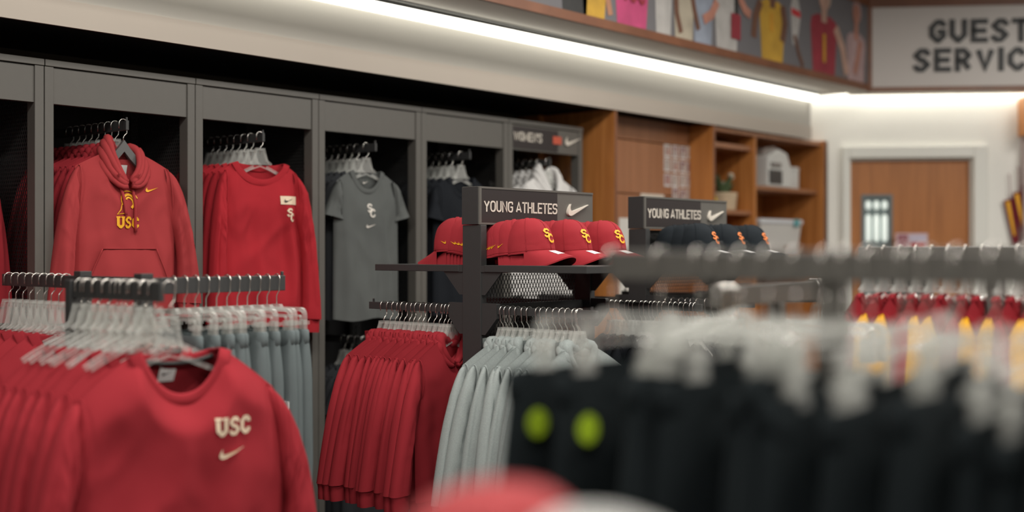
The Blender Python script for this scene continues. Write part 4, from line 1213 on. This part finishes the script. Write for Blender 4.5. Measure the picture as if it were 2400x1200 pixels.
# =================================================================== LEFT FLOOR RACK
rk = thing('clothing_rack', 'dark steel floor rack in front of the red hoodie bay', 'rack', (1.03, 1.80, 0))
def rb(name, x0, x1, y0, y1, z0, z1, par=None): return box(name, x0 - 1.03, x1 - 1.03, y0 - 1.80, y1 - 1.80, z0, z1, M_STEEL, rk if par is None else None, bevel=.002)
rb('upright', 1.012, 1.050, 1.790, 1.828, 0, 1.438); rb('upright', .622, .660, 1.830, 1.868, 0, 1.440)
rb('upright', .910, .938, 1.645, 1.673, 0, 1.422)
rb('rail', .938, 1.352, 1.653, 1.667, 1.374, 1.422); rb('rail', 1.024, 1.038, 1.828, 2.290, 1.380, 1.426); rb('rail', .150, .990, 1.842, 1.856, 1.388, 1.426)
rb('stop_pin', 1.027, 1.035, 2.278, 2.286, 1.426, 1.438); rb('stop_pin', 1.340, 1.348, 1.656, 1.664, 1.422, 1.434)
rb('rail_arm', .985, 1.020, 1.667, 1.800, 1.20, 1.23); rb('crossbar', .66, 1.012, 1.80, 1.82, 1.20, 1.23); rb('crossbar', .922, .934, 1.673, 1.84, .30, .33)
rb('base_foot', .60, 1.06, 1.60, 1.65, 0, .03); rb('base_foot', .60, 1.06, 2.02, 2.07, 0, .03); rb('base_beam', 1.012, 1.05, 1.65, 2.02, 0, .03); rb('base_beam', .622, .66, 1.65, 2.02, 0, .03)
# oversized crew sweatshirts on the front rail
S_CREW = Shirt(S=.262, W=.300, Wh=.285, L=.60, n=.112, nf=.112, nb=.020, sd=.105, T=.075, za=-.36, Ls=.44, spread=(.075, .075), cw=.055, amp=.014, seed=61, th=.08, collar_r=.012, kf=3.2)
P_CREW = build_shirt('crew', S_CREW, M_RED, cuff=True, hem=True)
tape = []
for k in range(15):
    x = -.10 + .20*k/14; q = S_CREW.surf(x/S_CREW.S, .0, False); tape.append((x, q[1] - .008, q[2] - .012))
P_CREW_FRONT = P_CREW + [mark(S_CREW, block_usc(.100, .046), .062, -.212, M_CREAM, 'chest_letters', .005), mark(S_CREW, swoosh_quads(.074), .070, -.268, M_CREAM, 'chest_swoosh', .005), ('neck_tape', MB().tube(tape, .006, 6).mesh('neck_tape', M_BLACKPR, True))] + inner_label(S_CREW, -.016, -.036, .044, .042)
S_CREW2 = Shirt(S=.235, W=.270, Wh=.26, L=.60, n=.105, nf=.10, nb=.02, sd=.095, T=.050, za=-.34, Ls=.44, spread=(.06, .06), cw=.055, amp=.014, seed=63, th=.07, collar_r=.011)
P_CREW2 = build_shirt('crew_back', S_CREW2, M_RED)
AB = .168
for i, X in enumerate((1.365, 1.280, 1.220, 1.165, 1.105, 1.050, .995)):
    a = R(84) if i == 0 else R(90 + rn.uniform(-5, 5)); y = 1.672 if i == 0 else 1.660
    lab = 'large red crew-neck sweatshirt with cream letters at the front of the floor rack' if i == 0 else 'red crew-neck sweatshirt, %s behind the front one on the floor rack' % ORD[i - 1]
    place('red_sweatshirt', lab, 'sweatshirt', P_CREW_FRONT if i == 0 else P_CREW2, (X + (.012 if i == 0 else .006), y + (.018 if i == 0 else 0), 1.422 - AB), a, 'red crew sweatshirts on the floor rack')
    place('clothes_hanger', 'clear hanger of the ' + ('front crew sweatshirt' if i == 0 else 'red sweatshirt %s behind the front one' % ORD[i - 1]), 'hanger', HG_BIG, (X, y, 1.422), a, 'hangers on the floor rack')
for i in range(9):
    X = 1.330 - .044*i - .012
    place('clothes_hanger', 'empty clear hanger, %s from the free end of the front floor rail' % ORD[i], 'hanger', HG_STD, (X, 1.660, 1.422), R(90 + rn.uniform(-6, 6)), 'empty hangers on the floor rack')
for i in range(9):
    X = .185 + .045*i
    a = R(90 + rn.uniform(-5, 5))
    if i % 2 == 0:
        place('red_sweatshirt', 'red sweatshirt, %s from the left on the rail behind the crew sweatshirts' % ORD[i//2], 'sweatshirt', P_CREW2, (X + .006, 1.849, 1.426 - AB), a, 'red sweatshirts on the back floor rail')
    place('clothes_hanger', 'clear hanger, %s from the left on the back floor rail' % ORD[i], 'hanger', HG_BIG, (X, 1.849, 1.426), a, 'hangers on the back floor rail')
# grey pants on the side rail
P_GP = [build_pants('grey_pants_%d' % i, M_GREY_P, .155, .88, .030, 70 + i, -.160) for i in range(2)]
tagm = ('price_tag', MB().quadbox(.10, .17, -.040, -.038, -.50, -.36).mesh('price_tag', M_TAG))
for i in range(11):
    Y = 2.262 - .036*i; a = R(rn.uniform(-6, 6) - (6 if i == 0 else 0))
    place('grey_pants', 'steel grey pants, %s from the free end of the side rail' % ORD[i], 'pants', P_GP[i % 2] + ([tagm] if i in (1, 3) else []), (1.031, Y, 1.426), a, 'grey pants on the floor rack side rail')
    place('clip_hanger', 'clear clip hanger, %s from the free end of the side rail' % ORD[i], 'hanger', HG_CLIP, (1.031, Y, 1.426), a, 'clip hangers on the side rail')

# =================================================================== FOREGROUND RACK (right) with black pants
NR = thing('clothing_rack', 'blurred dark rack of black pants in the right foreground', 'rack', (3.15, 1.50, 0))
def nb(name, x0, x1, y0, y1, z0, z1): return box(name, x0 - 3.15, x1 - 3.15, y0 - 1.5, y1 - 1.5, z0, z1, M_HEAD, NR, bevel=.002)
nb('rail', 2.83, 3.95, 1.494, 1.508, 1.456, 1.500); nb('upright', 3.175, 3.210, 1.508, 1.540, 0, 1.490); nb('upright', 3.86, 3.895, 1.508, 1.540, 0, 1.490)
nb('base_foot', 3.175, 3.210, 1.20, 1.80, 0, .03); nb('base_foot', 3.86, 3.895, 1.20, 1.80, 0, .03); nb('base_beam', 3.21, 3.86, 1.50, 1.54, .1, .13)
P_BP = [build_pants('black_pants_%d' % i, M_BLACK_P, .215, .85, .030, 80 + i, -.172) for i in range(2)]
def hip(x, z):
    ca = max(-1, min(1, (x + .112)/.132)); return (x, -(.040*(1 - ca*ca)**.4) - .012, z)
lime_q = []
for j in range(6):
    for i in range(6):
        f = lambda i_, j_: Vector((-.203 + .016*math.copysign(abs(2*i_/6 - 1)**.8, 2*i_/6 - 1)*math.sqrt(max(.05, 1 - (2*j_/6 - 1)**2)), -.238 + .020*(2*j_/6 - 1)))
        lime_q.append([f(i, j), f(i + 1, j), f(i + 1, j + 1), f(i, j + 1)])
lime = ('hip_logo_patch', quads_mesh(lime_q, hip).mesh('hip_logo_patch', M_LIME))
xs = [2.836, 2.925, 2.990] + [3.030 + .0385*i + rn.uniform(-.009, .009) for i in range(22)]
for i, X in enumerate(xs):
    a = R(90 + rn.uniform(-10, 10)); dz_ = rn.uniform(-.028, .008); tl_ = R(rn.uniform(-5, 5))
    if i < 2: a = R(84); dz_ = -.004; tl_ = 0
    place('black_pants', 'black pants, %s from the free end of the foreground rail' % ORD[i], 'pants', P_BP[i % 2] + ([lime] if i < 2 else []), (X, 1.501, 1.500 + dz_), a, 'black pants on the foreground rack', tl_)
    place('clip_hanger', 'clear clip hanger, %s from the free end of the foreground rail' % ORD[i], 'hanger', (HG_CLIP2, HG_CLIP3, HG_CLIP4)[rn.randint(0, 2)], (X, 1.501, 1.500), a, 'clip hangers on the foreground rack', tl_)

# =================================================================== MIDDLE RACKS
MR = thing('clothing_rack', 'grey rack with a short rail of empty clear hangers behind the foreground rack', 'rack', (2.615, 2.45, 0))
def mbx(name, x0, x1, y0, y1, z0, z1): return box(name, x0 - 2.615, x1 - 2.615, y0 - 2.45, y1 - 2.45, z0, z1, M_HEAD, MR, bevel=.002)
mbx('rail', 2.608, 2.622, 2.150, 2.720, 1.382, 1.425); mbx('upright', 2.600, 2.630, 2.420, 2.450, 0, 1.382); mbx('base_foot', 2.40, 2.83, 2.40, 2.47, 0, .03); mbx('base_beam', 2.59, 2.64, 2.15, 2.72, 0, .03)
for i in range(13):
    Y = (2.175 + .012*i) if i < 6 else (2.60 + .015*(i - 6))
    place('clip_hanger', 'empty clear clip hanger, %s from the left on the short grey rail' % ORD[i], 'hanger', HG_CLIP, (2.615, Y, 1.425), R(rn.uniform(-9, 9)), 'empty clip hangers on the short grey rail')
RR = thing('clothing_rack', 'dark rack of red and gold sweatshirts before the wooden door', 'rack', (2.75, 3.12, 0))
def rbx(name, x0, x1, y0, y1, z0, z1): return box(name, x0 - 2.75, x1 - 2.75, y0 - 3.12, y1 - 3.12, z0, z1, M_HEAD, RR, bevel=.002)
rbx('rail', 2.495, 3.25, 3.113, 3.127, 1.462, 1.512); rbx('upright', 2.84, 2.875, 3.127, 3.16, 0, 1.50); rbx('base_foot', 2.84, 2.875, 2.85, 3.40, 0, .03); rbx('base_beam', 2.50, 3.20, 3.11, 3.14, 0, .03)
S_RG = Shirt(S=.135, W=.16, Wh=.16, L=.50, n=.062, nf=.06, nb=.012, sd=.050, T=.036, za=-.20, Ls=.40, spread=(.05, .04), cw=.042, amp=.012, seed=91, th=.06, nu=33, nv=24)
P_RR = build_shirt('rack_red', S_RG, M_RED); P_RGd = build_shirt('rack_gold', S_RG, M_RED)
P_RGd = [(n, (S_RG.sleeve(-1).mesh('gold_sleeve', M_GOLD_F, True) if (n == 'sleeve' and k == 1) else m_)) for k, (n, m_) in enumerate(P_RGd)]
for i in range(14):
    X = 2.525 + .044*i; a = R(90 + rn.uniform(-5, 5))
    gold = i % 3 != 0
    place('red_sweatshirt', 'red sweatshirt%s, %s from the left before the wooden door' % (' with gold sleeve' if gold else '', ORD[i]), 'sweatshirt', P_RGd if gold else P_RR, (X + .005, 3.12, 1.512 - AP - .006), a, 'red and gold sweatshirts before the door')
    place('clothes_hanger', 'clear hanger, %s from the left before the wooden door' % ORD[i], 'hanger', HG_KID, (X, 3.12, 1.512), a, 'hangers before the door')

# =================================================================== CAPS IN THE NEAR FOREGROUND
tb = thing('cap_stand', 'low display stand under the blurred foreground caps', 'stand', (3.33, .70, 0))
box('stand_top', -.20, .20, -.20, .20, 1.155, 1.18, M_STEEL, tb, bevel=.003); box('stand_column', -.04, .04, -.04, .04, .03, 1.155, M_STEEL, tb); box('stand_base', -.20, .20, -.20, .20, 0, .03, M_STEEL, tb)
CAP_N = build_cap('near_red_cap', mat('bright_red_twill', (.36, .040, .045), .85, bump=.3, bump_scale=700), None, 5, False)
CAP_W = build_cap('near_white_cap', M_CAPW, None, 6, False)
cap('blurred red cap in the bottom foreground', CAP_N, 3.284, .730, 1.188, R(YAW - 75), R(4), 'caps in the near foreground')
cap('blurred white cap in the bottom foreground', CAP_W, 3.421, .682, 1.190, R(YAW + 40), R(4), 'caps in the near foreground', 'white_baseball_hat')
